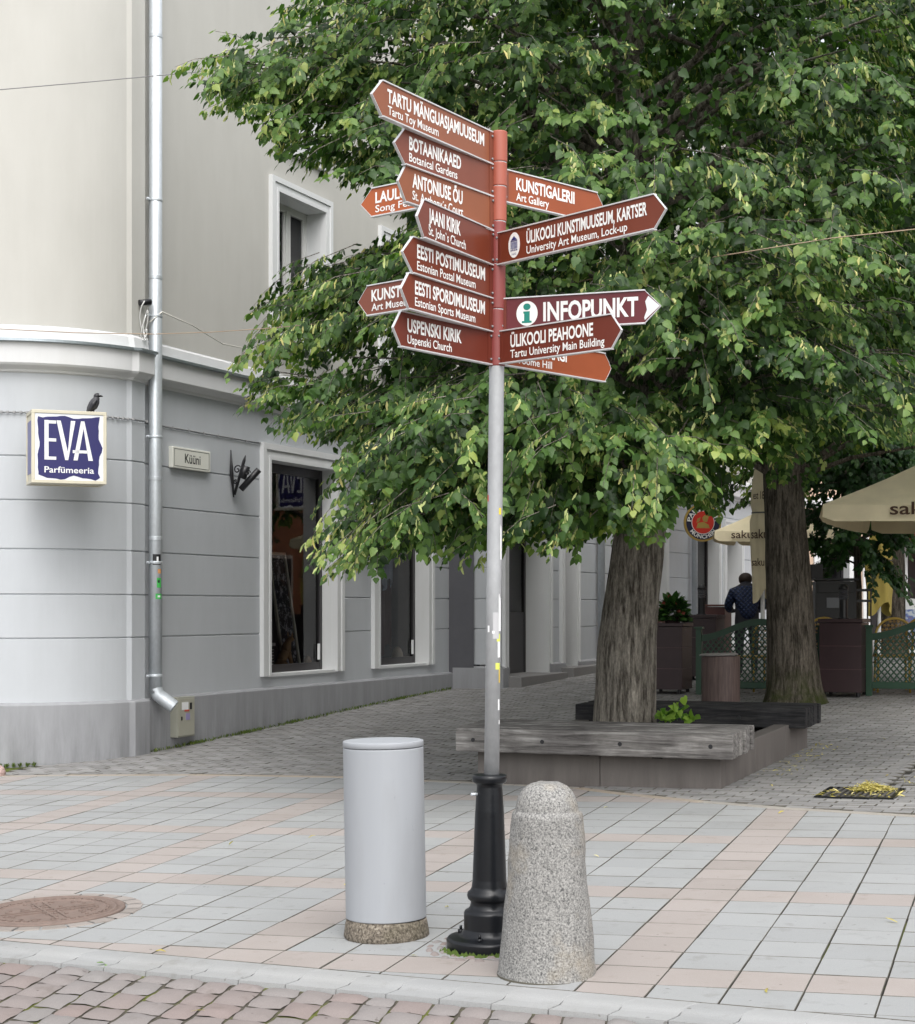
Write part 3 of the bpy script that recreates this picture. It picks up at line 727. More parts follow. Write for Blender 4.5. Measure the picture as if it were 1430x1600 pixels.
ss = thing('street_sign', FA.p(.9, .05, 3.2), 'cream street name plate reading Küüni beside the drainpipe', 'street sign')
t0, t1, z0, z1 = .55, 1.29, 3.17, 3.40
mb = MB(); pbox(mb, FA, t0, t1, -.005, .05, z0, z1); mb.build('plate', plain('plate_cream', (.74, .74, .67), .35, var=.05), ss, bevel=.008)
Ms = frame(FA.p(t0, .0505, z0), (U.x, U.y, 0), (0, 0, 1)); mb = MB()
w, h, b_ = t1 - t0, z1 - z0, .005
for a0, a1, c0_, c1 in ((.03, w - .03, .022, .022 + b_), (.03, w - .03, h - .022 - b_, h - .022), (.03, .03 + b_, .022, h - .022), (w - .03 - b_, w - .03, .022, h - .022)): mb.ext([(a0, c0_), (a1, c0_), (a1, c1), (a0, c1)], .001, Ms)
put_text(mb, 'Küüni', Ms, w * .31, w * .72, h * .30, h * .42, .012); mb.build('lettering', M['black'], ss)

wl = thing('wall_bracket', FA.p(1.9, .0, 2.9), 'black wrought iron scroll bracket with a spot lamp on the grey wall', 'bracket')
mb = MB()
mb.tube([FA.p(1.74, .03, 3.46), FA.p(1.755, .03, 3.2), FA.p(1.80, .03, 2.93)], [.006, .022, .008], 8)
mb.tube([FA.p(1.80, .04, 2.96), FA.p(1.81, .16, 3.34), FA.p(1.81, .18, 3.40)], [.016, .018, .005], 8)
for cz, co_, r0 in ((3.24, .085, .055), (3.1, .06, .03), (3.2, .22, .035)):
    mb.tube([FA.p(1.79, co_ + r0 * (1 - k / 26) * math.cos(k * .36), cz + r0 * (1 - k / 26) * math.sin(k * .36)) for k in range(24)], .008, 6)
mb.build('scroll', M['black'], wl)
mb = MB(); mb.tube([FA.p(1.84, .10, 3.02), FA.p(1.90, .30, 3.24)], [.036, .036], 14); mb.tube([FA.p(1.81, .13, 3.14), FA.p(1.83, .18, 3.28)], [.045, .045], 14); mb.build('spot_lamp', M['black'], wl)

mt = thing('meter_box', FA.p(.65, .06, .3), 'grey green meter cabinet with stickers under the drainpipe outlet', 'meter box')
mb = MB(); pbox(mb, FA, .49, .82, .055, .15, .31, .735); mb.build('case', plain('meter_grey', (.3, .3, .25), .5), mt, bevel=.006)
mb = MB(); pbox(mb, FA, .505, .805, .15, .158, .325, .72); dro = mb.build('door', plain('meter_door', (.36, .355, .29), .45), mt, bevel=.003, segs=1)
for nm, mt_, a, b, c, d in (('lock', M['black'], .545, .57, .49, .53), ('sticker', M['white'], .56, .68, .6, .68), ('sticker', plain('sticker_red', (.5, .08, .05), .5), .61, .7, .58, .6), ('sticker', M['black'], .71, .75, .6, .67), ('sticker', plain('sticker_violet', (.28, .25, .42), .5), .635, .71, .49, .56)):
    mb = MB(); pbox(mb, FA, a, b, .158, .161, c, d); mb.build(nm, mt_, dro)

# jackdaw on the sign
def skin_obj(name, pts, edges, mat, parent, lev=2, rootv=0):
    me = bpy.data.meshes.new(name); off = root_loc(parent) if parent else Vector((0, 0, 0))
    me.from_pydata([tuple(Vector(p[0]) - off) for p in pts], edges, []); o = bpy.data.objects.new(name, me); COL.objects.link(o); o.parent = parent
    sk_ = o.modifiers.new('skin', 'SKIN'); sk_.use_smooth_shade = True
    for i, p in enumerate(pts):
        d = me.skin_vertices[0].data[i]; r = p[1]; d.radius = (r, r) if not isinstance(r, tuple) else r; d.use_root = (i == rootv)
    ss_ = o.modifiers.new('sub', 'SUBSURF'); ss_.levels = lev; ss_.render_levels = lev; me.materials.append(mat); return o
bp = ce_ - nr * .06 + exr * (.245) + Vector((0, 0, .345)); right = exr; fw_ = (exr * .9 + nr * .25).normalized()
bd = thing('jackdaw', bp, 'dark grey bird perched on top of the perfume sign', 'bird')
fe = plain('feather_black', (.018, .018, .022), .5, var=.4, scale=30); fg = plain('feather_grey', (.05, .05, .056), .6, var=.3, scale=30)
B = lambda f, u_: bp + fw_ * f * .84 + Vector((0, 0, u_ * .84))
def spline(keys, n=22):
    ks = [(Vector(a), b) for a, b in keys]; P = []; Rr = []
    for i in range(n + 1):
        f = i / n * (len(ks) - 1); k = min(int(f), len(ks) - 2); f -= k; f = f * f * (3 - 2 * f) * .5 + f * .5; P.append(ks[k][0].lerp(ks[k + 1][0], f)); Rr.append(ks[k][1] * (1 - f) + ks[k + 1][1] * f)
    return P, [q * .86 for q in Rr]
mb = MB(); mb.tube(*spline([(B(-.085, -.002), .012), (B(-.055, .035), .038), (B(-.018, .078), .055), (B(.006, .122), .05), (B(.018, .15), .038), (B(.024, .17), .034)]), n=18); mb.build('body', fg, bd)
mb = MB(); mb.tube(*spline([(B(-.04, .05), .022), (B(-.08, -.015), .02), (B(-.1, -.06), .013)], 8), n=10); mb.build('tail', fe, bd)
for s_ in (-1, 1):
    sd_ = nr * s_ * .034; mb = MB(); mb.tube(*spline([(B(.012, .135) + sd_ * .8, .02), (B(-.02, .09) + sd_ * 1.1, .032), (B(-.055, .03) + sd_, .024), (B(-.09, -.02) + sd_ * .6, .008)], 14), n=12); mb.build('wing', fe, bd)
    mb = MB(); mb.tube([B(-.012, .05) + nr * s_ * .018, B(-.008, .0) + nr * s_ * .018, B(.02, .004) + nr * s_ * .02], [.006, .004, .003], 6); mb.build('leg', M['black'], bd)
mb = MB(); mb.tube([B(.055, .188), B(.082, .186), B(.094, .182)], [.012, .008, .002], 8); mb.build('beak', M['black'], bd)
mb = MB(); mb.tube(*spline([(B(.012, .165), .030), (B(.026, .184), .037), (B(.042, .190), .031), (B(.058, .188), .014)], 12), n=16); mb.build('head', fe, bd); mb = MB()
for s_ in (-1, 1): mb.lathe([(.0005, -.005), (.005, 0), (.0005, .005)], B(.046, .194) + nr * s_ * .033, 8)
mb.build('eye', plain('eye_pale', (.5, .5, .5), .2), bd)

# shop window display things
pf = thing('poster_frame', FA.p(3.2, -.45, .92), 'tall pale framed floral poster leaning inside the shop window', 'poster')
ta_ = FA.T(441, -.42); tb_ = FA.T(468, -.42); a = FA.p(ta_, -.42, .93); b = FA.p(tb_, -.42, .93); tp_ = Vector((-N.x * .16 - U.x * .12, -N.y * .16 - U.y * .12, 1.45))
exx = (b - a).normalized(); Mp = frame(a, exx, tp_.normalized()); tp_ = tp_ - exx * exx.dot(tp_); Lh = tp_.length; Wd = (b - a).length; mb = MB()
for p in ([(0, 0), (.035, 0), (.035, Lh), (0, Lh)], [(Wd - .035, 0), (Wd, 0), (Wd, Lh), (Wd - .035, Lh)], [(.035, Lh - .035), (Wd - .035, Lh - .035), (Wd - .035, Lh), (.035, Lh)], [(.035, 0), (Wd - .035, 0), (Wd - .035, .035), (.035, .035)]): mb.ext(p, .03, Mp)
mb.build('frame', plain('frame_pale', (.6, .58, .52), .5), pf)
t = NT('poster_print'); t.set(.6); nn = t.noise(9, detail=8, rough=.8); t.col(t.ramp(nn, [(.48, (.012, .012, .018)), (.53, (.05, .05, .06)), (.57, (.42, .43, .5)), (.7, (.3, .22, .2))], 'LINEAR'))
mb = MB(); mb.ext([(.035, .035), (Wd - .035, .035), (Wd - .035, Lh - .035), (.035, Lh - .035)], .01, Mp); mb.build('print', t.m, pf)
tdg = FA.T(445, -.3); dg = thing('dog_figure', FA.p(tdg, -.3, .9), 'tan sitting dog figure with upright ears in the shop window', 'dog figure')
tan = plain('dog_tan', (.28, .17, .085), .6, var=.3); D = lambda a_, o_, z: FA.p(tdg + a_, -.3 + o_, .92 + z)
skin_obj('body', [(D(-.1, -.02, .08), .075), (D(-.03, 0, .16), .065), (D(.04, .0, .27), .05), (D(.07, .01, .35), .04), (D(.09, .03, .385), .045), (D(.13, .06, .37), .022), (D(.06, .05, .12), .026), (D(.08, .07, .0), .02), (D(.07, -.05, .12), .026), (D(.09, -.03, .0), .02), (D(-.1, .08, .06), .04), (D(.0, .1, .01), .02), (D(-.16, -.04, .03), .02)],
         [(0, 1), (1, 2), (2, 3), (3, 4), (4, 5), (2, 6), (6, 7), (2, 8), (8, 9), (0, 10), (10, 11), (0, 12)], tan, dg, 2, 1)
for s_ in (-1, 1):
    mb = MB(); e = D(.075, .03 + s_ * .03, .41); mb.add([e + Vector((0, 0, .07)), e + exx * .02, e - exx * .02, e + Vector((N.x, N.y, 0)) * .02], [(0, 1, 2), (0, 2, 3), (0, 3, 1), (1, 3, 2)]); mb.build('ear', tan, dg)
cx_ = thing('display_box', FA.p(FA.T(424, -.24), -.29, .92), 'small black printed box at the corner of the shop window', 'box'); mb = MB(); tbx = FA.T(420, -.24) + .02; pbox(mb, FA, tbx, tbx + .14, -.34, -.24, .92, 1.26); mb.build('carton', M['black'], cx_, bevel=.003); mb = MB()
for k in range(7): pbox(mb, FA, tbx + .015 + .012 * (k % 3), tbx + .10 - .01 * (k % 2), -.24, -.238, .96 + .035 * k, .972 + .035 * k)
pbox(mb, FA, tbx + .005, tbx + .135, -.24, -.237, 1.22, 1.255); mb.build('label', plain('grey_print', (.4, .4, .42), .5), cx_)
sl_ = thing('salt_lamp', FA.p(FA.T(481, -.32), -.32, .92), 'small pale orange rock lamp in the first shop window', 'lamp'); mb = MB(); mb.lathe([(.045, 0), (.058, .03), (.05, .09), (.03, .14), (.008, .155)], FA.p(FA.T(481, -.32), -.32, .92), 9, sm=True); mb.build('rock', plain('rock_salt', (.5, .34, .25), .5, var=.3, scale=9), sl_); mb = MB(); mb.lathe([(.055, -.02), (.055, .0)], FA.p(FA.T(481, -.32), -.32, .92), 14); mb.build('base', M['dark_frame'], sl_)
s2 = thing('stone_ornament', FA.p(FA.T(621, -.32), -.32, .92), 'pale rounded stone ornament in the second shop window', 'ornament'); mb = MB(); mb.lathe([(.08, 0), (.088, .05), (.075, .13), (.05, .19), (.015, .215)], FA.p(FA.T(621, -.32), -.32, .92), 12); mb.build('stone', plain('ornament_stone', (.4, .34, .27), .6, var=.2), s2); mb = MB(); mb.lathe([(.085, -.02), (.085, .002)], FA.p(FA.T(621, -.32), -.32, .92), 14); mb.build('base', M['dark_frame'], s2)
cu = thing('scarf_display', FA.p(5.85, -.4, 2.0), 'pale scarf over dark red cloth hung in the second shop window', 'scarf'); mb = MB()
for k, (a, b, mi, z0, z1) in enumerate(((FA.T(597, -.36), FA.T(613, -.36), 0, 2.02, 3.3), (FA.T(591, -.41), FA.T(612, -.41), 1, 1.1, 2.0))):
    n = 14; vs = [FA.p(a + (b - a) * i / n, -.36 - .05 * k + .03 * math.sin(i * 1.7), z) for i in range(n + 1) for z in (z0 - .1 * math.sin(i * .5), z1)]
    mb.add(vs, [(2 * i, 2 * i + 2, 2 * i + 3, 2 * i + 1) for i in range(n)], mi, sm=True)
mb.build('cloth', [plain('scarf_blue', (.32, .36, .48), .8), plain('cloth_red', (.06, .02, .025), .8)], cu, recalc=False)

# ------------------------------------------------------------------ signpost
PX, PY = POLE; PZ = zg(PX, PY); LEAN = Vector((.0125, 0, 1)).normalized()
post = thing('signpost', (PX, PY, PZ), 'tall grey pole with many brown tourist arrow plates on a black cast iron foot', 'signpost')
def pax(z): return Vector((PX + .0125 * (z - PZ), PY, z))
mb = MB(); mb.tube([pax(PZ + .7), pax(1.9), pax(2.6), pax(3.84)], .0343, 28); po = mb.build('pole', M['pole'], post)
mb = MB(); sl_r = .0368
segz = [2.78, 3.04, 3.245, 3.44, 3.60, 3.71, 3.853]
for k in range(len(segz) - 1): mb.lathe([(sl_r - .003, segz[k] + .001), (sl_r, segz[k] + .004), (sl_r, segz[k + 1] - .004), (sl_r - .003, segz[k + 1] - .001)], pax(0) * 1 + Vector((.0125 * (segz[k]), 0, 0)), 28, mi=0 if k > 2 else 1)
mb.build('sleeve', [plain('sleeve_red', (.36, .095, .06), .45, var=.12), plain('sleeve_maroon', (.22, .045, .04), .45, var=.12)], post)
ft = MB(); c = (PX, PY, PZ)
ft.lathe([(.195, -.01), (.197, .038), (.188, .048), (.150, .056), (.128, .062), (.124, .075), (.117, .085), (.117, .160), (.112, .168), (.098, .176), (.090, .186), (.086, .205), (.090, .215), (.099, .222), (.103, .236), (.1, .252), (.088, .262), (.082, .275), (.078, .31), (.066, .62), (.0585, .735), (.062, .745), (.072, .75), (.079, .757), (.080, .775), (.076, .787), (.036, .79)], c, 48)
fo = ft.build('cast_foot', M['iron'], post)
for a in (2.6, 4.4, .9, 5.6):
    mb = MB(); q = Vector(c) + Vector((math.cos(a) * .152, math.sin(a) * .152, .05)); mb.lathe([(.014, 0), (.014, .016)], q, 6); mb.lathe([(.007, .016), (.006, .034)], q, 8); mb.build('bolt', M['iron'], fo)
mb = MB(); q = Vector(c) + Vector((-.055, -.025, .70)); mb.tube([q, q + Vector((-.03, -.006, 0))], .007, 8); mb.build('screw', M['galv'], fo)
pa0 = math.atan2(-PY, -PX)
for (a, w, h, z, mt) in ((.75, .014, .03, 2.12, sy), (1.0, .012, .16, 1.98, M['white']), (.95, .016, .17, 1.66, M['white']), (.75, .02, .035, 1.545, sl), (.85, .016, .09, 1.50, M['white']), (.7, .026, .03, 1.415, sl), (1.0, .008, .07, 1.375, sy), (.95, .012, .05, 1.24, M['white']), (1.1, .008, .02, 1.16, M['white']), (.35, .03, .12, 1.6, plain('worn_sticker', (.42, .42, .43), .6)), (-1.2, .012, .03, 2.18, plain('sticker_red2', (.6, .05, .03), .5)), (.0, .012, .012, 1.57, M['white']), (-.7, .01, .03, 1.585, M['white'])):
    p_ = pax(z); sticker(po, (p_.x, p_.y), .0349, pa0 + a, w, h, z, mt)

BR = {k: signmat('sign_' + k, v) for k, v in dict(a=(.26, .088, .042), b=(.2, .062, .038), c=(.165, .037, .018), d=(.142, .03, .018), o=(.40, .10, .032), v=(.125, .022, .027), e=(.29, .075, .03)).items()}
bolt_m = galv('bolt_steel', (.3, .3, .31), .5, .5); white_l = plain('letter_white', (.82, .82, .80), .35, var=.03)
def plate(colour, pole_top, pole_bot, cor_top, cor_bot, tip, lines, label, side, badge=None, blunt=False, worn=False):
    """arrow plate: pole end at the post, depth of the far corner from how fast the edges converge"""
    r0 = .040
    k = .5 * ((HY - pole_top[1]) / (HY - cor_top[1]) + (HY - pole_bot[1]) / (HY - cor_bot[1]))
    Y0 = PY
    for _ in range(2):
        A = at(pole_top[0], pole_top[1], Y0); Ab = at(pole_bot[0], pole_bot[1], Y0); C = at(cor_top[0], (cor_top[1]), Y0 * k)
        d = Vector((C.x - A.x, C.y - A.y)); d.normalize(); Y0 = PY + d.y * r0
    z0, z1 = Ab.z, A.z; L = (Vector((C.x, C.y)) - Vector((A.x, A.y))).length
    # tip: on the line of d
    kt = (tip[0] - CX) / F; s_t = (kt * A.y - A.x) / (d.x - kt * d.y); s_t = max(L + .05, min(L + .12, s_t))
    W = s_t; H = z1 - z0
    ex = Vector((d.x, d.y, 0)) * (1 if side > 0 else -1)
    org = Vector((A.x, A.y, z0)) if side > 0 else Vector((A.x + d.x * W, A.y + d.y * W, z0))
    Mx = frame(org, ex, (0, 0, 1))
    fl_ = lambda x: x if side > 0 else W - x        # distance from the post -> plate x
    out = [(0, 0), (L, 0), (W, H * .5), (L, H), (0, H)] if not blunt else [(0, 0), (L, 0), (W - .02, H * .28), (W, H * .5), (W - .02, H * .74), (L, H), (0, H)]
    P2 = [(fl_(x), y) for x, y in out]
    if side < 0: P2 = P2[::-1]
    th = .010
    pm = MB(); pm.ext(P2, th, Mx @ Matrix.Translation((0, 0, -th / 2))); pl_ = pm.build('sign_plate', BR[colour], post); pl_['label'] = label
    ed = MB(); bt = .0055
    def bar(x0, y0, x1, y1, t_, dep):
        p, q = Vector((x0, y0)), Vector((x1, y1)); dd = (q - p).normalized(); nn = Vector((-dd.y, dd.x)) * t_ / 2
        ed.ext([(p - nn)[:], (q - nn)[:], (q + nn)[:], (p + nn)[:]], dep, Mx @ Matrix.Translation((0, 0, -dep / 2)))
    bar(fl_(-.012), H + bt * .4, fl_(L), H + bt * .4, bt, .022); bar(fl_(-.012), -bt * .4, fl_(L), -bt * .4, bt, .026)
    for i in range(1 if not blunt else 1, len(out) - 2): bar(fl_(out[i][0]), out[i][1], fl_(out[i + 1][0]), out[i + 1][1], .0022, .0125)
    ed.build('edge_trim', M['alu'], pl_)
    fg_ = MB(); pr_ = [(fl_(-.02), .0), (fl_(.016), .0), (fl_(.016), H), (fl_(-.02), H)]
    if side < 0: pr_ = pr_[::-1]
    fg_.ext(pr_, .004, Mx @ Matrix.Translation((0, 0, th / 2))); fg_.build('mounting_flange', BR['b' if z0 > 3.3 else 'd'], pl_)
    for y in (.02, H - .02):
        b_ = MB(); Mb = Mx @ Matrix.Translation((fl_(-.003), y, th / 2 + .004)); b_.lathe([(.006, 0), (.0056, .005), (.003, .007)], (0, 0, 0), 10); b_.v = [tuple(Mb @ Vector(v)) for v in b_.v]; b_.build('bolt', bolt_m, pl_)
    tx = MB()
    for (body, s0, s1, y0, cap, bold) in lines: put_text(tx, body, Mx, s0 * W, s1 * W, y0 * H, cap * H, bold, lift=th / 2 + .0012)
    tx.build('lettering', white_l, pl_)
    if badge:
        cx_2, rx, ry = badge[1] * W, badge[2], badge[3]; el_ = [(cx_2 + rx * math.cos(a), H * .5 + ry * math.sin(a)) for a in np.linspace(0, 2 * math.pi, 33)[:-1]]
        bm_ = MB(); bm_.ext(el_, .0012, Mx @ Matrix.Translation((0, 0, th / 2))); bo = bm_.build('badge', white_l, pl_)
        g = MB(); Mg = Mx @ Matrix.Translation((cx_2, H * .5, th / 2 + .0016))
        if badge[0] == 'i':
            g.ext([(.017 * math.cos(a), .030 + .015 * math.sin(a)) for a in np.linspace(0, 2 * math.pi, 21)[:-1]], .001, Mg)
            g.ext([(-.017, .0), (-.017, .009), (.013, .009), (.013, -.034), (.022, -.034), (.022, -.043), (-.024, -.043), (-.024, -.034), (-.013, -.034), (-.013, .0)][::-1], .001, Mg)
            g.build('info_symbol', plain('info_green', (.0, .2, .15), .4), bo)
        else:
            g.ext([(-.020, .022), (.020, .022), (0, .040)], .001, Mg); g.ext([(-.022, .017), (.022, .017), (.022, .020), (-.022, .020)], .001, Mg)
            for x in (-.019, -.0115, -.004, .004, .0115, .019): g.ext([(x - .002, -.018), (x + .002, -.018), (x + .002, .015), (x - .002, .015)], .001, Mg)
            for x in (-.018, -.006, .006, .018): g.ext([(x - .004, -.026), (x + .004, -.026), (x + .004, -.021), (x - .004, -.021)], .001, Mg)
            put_text(g, '1632', Mg, -.015, .015, -.045, .009, .01, lift=.0)
            g.build('emblem', plain('emblem_navy', (.03, .035, .16), .4), bo)
    if worn:
        w_ = MB(); w_.ext([(W - .075, H * .16), (L + .0, .012), (W - .004, H * .5), (L + .015, H * .83), (W - .07, H * .66), (W - .062, H * .4)], .0012, Mx @ Matrix.Translation((0, 0, th / 2))); w_.build('peeled_patch', M['alu'], pl_)
two = lambda a, a0, a1, b, b0, b1: [(a, a0, a1, .46, .37, .028), (b, b0, b1, .12, .245, .012)]
plate('a', (765.8, 206.3), (767, 255.5), (595.6, 127.8), (595.6, 179.5), (580, 146.7), two('TARTU MÄNGUASJAMUUSEUM', .115, .935, 'Tartu Toy Museum', .12, .53), 'topmost brown arrow plate reading TARTU MÄNGUASJAMUUSEUM', -1)
plate('b', (765.8, 256.2), (767, 306), (631, 202), (629, 255.5), (615, 220.6), two('BOTAANIKAAED', .14, .67, 'Botanical Gardens', .14, .63), 'brown arrow plate reading BOTAANIKAAED', -1)
plate('a', (766.8, 306.9), (765.8, 359.6), (632.7, 259.8), (633.8, 313.3), (621, 282), two('ANTONIUSE ÕU', .14, .67, 'St. Anthony´s Court', .14, .675), 'brown arrow plate reading ANTONIUSE ÕU', -1)
plate('c', (766.8, 359.6), (764.7, 413), (661, 317.6), (663.4, 366), (650.6, 333.6), two('JAANI KIRIK', .14, .56, 'St. John`s Church', .14, .63), 'shortest maroon arrow plate reading JAANI KIRIK', -1)
plate('c', (765.8, 414), (765.8, 464.9), (643.4, 372), (639, 424.5), (627.7, 391.7), two('EESTI POSTIMUUSEUM', .15, .925, 'Estonian Postal Museum', .15, .81), 'maroon arrow plate reading EESTI POSTIMUUSEUM', -1)
plate('c', (765.8, 466.6), (765.8, 517), (637.4, 427.4), (639, 481), (625.6, 448.8), two('EESTI SPORDIMUUSEUM', .14, .925, 'Estonian Sports Museum', .14, .81), 'maroon arrow plate reading EESTI SPORDIMUUSEUM', -1)
plate('d', (764, 518.4), (764, 568.3), (625, 488.8), (629, 539), (613.5, 507.7), two('USPENSKI KIRIK', .135, .69, 'Uspenski Church', .135, .585), 'lowest left maroon arrow plate reading USPENSKI KIRIK', -1)
plate('o', (766, 258), (766, 303.5), (582, 295.5), (582.8, 338.3), (565, 316.9), two('LAULUVÄLJAK', .12, .66, 'Song Festival Grounds', .12, .86), 'orange brown arrow plate behind the others reading LAULUVÄLJAK', -1)
plate('b', (766, 414), (766, 462), (575, 447), (577.8, 493.4), (560.7, 473.8), two('KUNSTIMUUSEUM', .11, .70, 'Art Museum', .11, .44), 'maroon arrow plate behind the others reading KUNSTIMUUSEUM', -1)
plate('e', (789, 265.8), (787, 315), (931.6, 302.6), (926, 348), (944, 328), two('KUNSTIGALERII', .10, .68, 'Art Gallery', .10, .42), 'brown arrow plate reading KUNSTIGALERII pointing away right', 1)
plate('c', (780, 365), (779, 413), (1023.6, 305.4), (1021.5, 356), (1041.4, 325.8), two('ÜLIKOOLI KUNSTIMUUSEUM, KARTSER', .185, .90, 'University Art Museum, Lock-up', .185, .79), 'longest brown arrow plate reading ÜLIKOOLI KUNSTIMUUSEUM, KARTSER', 1, ('temple', .105, .037, .057))
plate('v', (787, 467.7), (786, 516.5), (1008.3, 452.4), (1007.2, 505.9), (1033.2, 477.3), [('INFOPUNKT', .26, .86, .24, .56, .03)], 'maroon arrow plate reading INFOPUNKT with green information badge', 1, ('i', .155, .050, .056), worn=True)
plate('d', (783, 518.4), (783, 567.6), (956.6, 492.3), (955.9, 543.3), (972, 514.8), two('ÜLIKOOLI PEAHOONE', .09, .78, 'Tartu University Main Building', .09, .87), 'maroon arrow plate reading ÜLIKOOLI PEAHOONE', 1)
plate('e', (789, 524), (789, 570), (944, 553), (940.5, 596), (951, 574), two('TOOMEMÄGI', .1, .56, 'Toome Hill', .1, .42), 'blunt ended brown arrow plate tucked under the lowest right plate', 1, blunt=True)

# cobble ring round the foot
rg2 = random.Random(11); ring = MB()
for rr in (.225, .275):
    n = int(2 * math.pi * rr / .085)
    for k in range(n):
        a = 2 * math.pi * (k + .4 * (rr > .25)) / n; rad_ = Vector((math.cos(a), math.sin(a))); tan_ = Vector((-rad_.y, rad_.x)); cc = POLE + rad_ * rr
        dome(ring, cc, tan_, rad_, .036 * rg2.uniform(.85, 1.05), .022, .016, -.006, 0, rg2.random(), 0, 4)
tag(ring.build('sett_ring', M['sett'], recalc=False), kind='structure')
mo = MB()
for k in range(150):
    a = rg2.uniform(3.3, 6.1); r_ = rg2.uniform(.195, .232); p = POLE + Vector((math.cos(a), math.sin(a))) * r_; s_ = rg2.uniform(.006, .014); z = zg(p.x, p.y)
    mo.add([(p.x - s_, p.y, z), (p.x + s_, p.y, z), (p.x + s_ * .4, p.y + s_, z + s_ * .6), (p.x, p.y, z + s_ * rg2.uniform(.8, 2))], [(0, 1, 3), (1, 2, 3), (2, 0, 3)])
tag(mo.build('moss', M['moss'], recalc=False), kind='stuff')

# ------------------------------------------------------------------ litter bin, bollard, manhole, drain
bx_, by_ = -.338, 7.92; bz = zg(bx_, by_); lt = thing('litter_bin', (bx_, by_, bz), 'pale grey cylindrical litter bin on a concrete foot', 'litter bin')
Tl = Matrix.Rotation(R(-1.0), 3, 'Y')
def tl_(mb): 
    o = Vector((bx_, by_, bz)); mb.v = [tuple(o + Tl @ (Vector(v) - o)) for v in mb.v]; return mb
mb = MB(); mb.lathe([(.186, .088), (.1915, .09), (.1915, .893), (.19, .896), (.18, .896)], (bx_, by_, bz), 64); tl_(mb).build('body', M['bin_paint'], lt)
mb = MB(); mb.lathe([(.183, .899), (.1905, .8995), (.1922, .901), (.1922, .924), (.1908, .9265), (.186, .928), (.05, .930), (.001, .930)], (bx_, by_, bz), 64, cap1=False); tl_(mb).build('lid', M['bin_paint'], lt)
mb = MB()
pr = [(.19, -.02), (.203, .0), (.202, .02), (.196, .06), (.190, .087), (.1, .087)]
mb.lathe(pr, (bx_, by_, bz), 64); mb.v = [(x + .004 * mnoise.noise(Vector((x * 22, y * 22, z * 22))), y + .004 * mnoise.noise(Vector((x * 22 + 9, y * 22, z * 22))), z) for x, y, z in mb.v]
mb.build('concrete_foot', M['agg'], lt)
hx, hy = .381, 7.06; hz = zg(hx, hy); gb = thing('granite_bollard', (hx, hy, hz), 'speckled granite bollard with a domed top in front of the signpost', 'bollard')
mb = MB(); pr = [(.2085, -.03)]
for k in range(0, 15): q = k / 14; pr.append((.2085 - .056 * q - .004 * math.sin(q * 3.1), q * .665))
pr += [(.150, .676), (.146, .683), (.138, .688), (.1345, .693), (.134, .70), (.132, .715), (.127, .735), (.117, .757), (.103, .777), (.085, .793), (.068, .803), (.055, .808), (.03, .809), (.0005, .808)]
mb.lathe(pr, (hx, hy, hz), 96, cap1=False)
mb.v = [(x + .004 * mnoise.noise(Vector((x * 30, y * 30, z * 30))) + .006 * mnoise.noise(Vector((x * 8, y * 8, z * 8))), y + .004 * mnoise.noise(Vector((x * 30, y * 30 + 5, z * 30))), z + .003 * mnoise.noise(Vector((x * 30, y * 30, z * 30 + 7)))) for x, y, z in mb.v]
mb.build('shaft', M['granite'], gb)
fl_ = MB(); fl_.lathe([(.214, -.02), (.214, -.0015), (.2, .0)], (hx, hy, hz), 48); fl_.build('joint_ring', M['joint'], gb)

mx_, my_ = MANHOLE; mz = zg(mx_, my_) + .005; mh = thing('manhole_cover', (mx_, my_, mz), 'rusty brown round manhole cover set in a stone ring', 'manhole cover')
Mt = Matrix(((1, 0, 0), (0, 1, 0), (GA, GB, 1)))
mb = MB(); mb.lathe([(.3, -.03), (.392, -.03), (.392, .004), (.385, .008), (.372, .008), (.366, -.004), (.352, -.004), (.348, .006), (.335, .006), (.33, -.003), (.318, -.003), (.314, .005), (.29, .005), (.286, .0), (.001, .0)], MANHOLE.to_3d() + Vector((0, 0, mz)), 64, cap1=False, M=Mt); co_ = mb.build('cover', M['rust'], mh)
mb = MB()
for k in range(40):
    a = 2 * math.pi * k / 40; v = Mt @ Vector((math.cos(a) * .302, math.sin(a) * .302, .006)); mb.box(MANHOLE.to_3d() + Vector((0, 0, mz)) + v, (.016, .026, .008), rotz(a))
for a in (.5, .5 + math.pi / 2): 
    for o_ in (-.028, .028): v = Mt @ Vector((-math.sin(a) * o_, math.cos(a) * o_, .002)); mb.box(MANHOLE.to_3d() + Vector((0, 0, mz)) + v, (.5, .012, .009), Mt @ rotz(a))
rg3 = random.Random(5)
for k in range(70):
    a = rg3.uniform(0, 6.28); r_ = .25 * math.sqrt(rg3.random()); v = Mt @ Vector((math.cos(a) * r_, math.sin(a) * r_, .002)); mb.box(MANHOLE.to_3d() + Vector((0, 0, mz)) + v, (.016, .016, .008), Mt @ rotz(.5))
mb.build('raised_pattern', M['rust'], co_)
mb = MB(); n = 22
for k in range(n):
    a0, a1 = 2 * math.pi * k / n + .012, 2 * math.pi * (k + 1) / n - .012; vs = []
    for a in (a0, (a0 + a1) / 2, a1):
        for r_, dz in ((.4, -.02), (.402, .0), (.47 + .02 * rg3.random(), .0), (.49, -.02)): v = Mt @ Vector((math.cos(a) * r_, math.sin(a) * r_, dz)); vs.append(MANHOLE.to_3d() + Vector((0, 0, mz)) + v)
    mb.add(vs, [(4 * i + j, 4 * i + j + 1, 4 * i + j + 5, 4 * i + j + 4) for i in range(2) for j in range(3)], 0, rg3.random())
mb.build('stone_ring', slab('ring_stone', (.24, .215, .195), (.31, .28, .26), .7), mh)

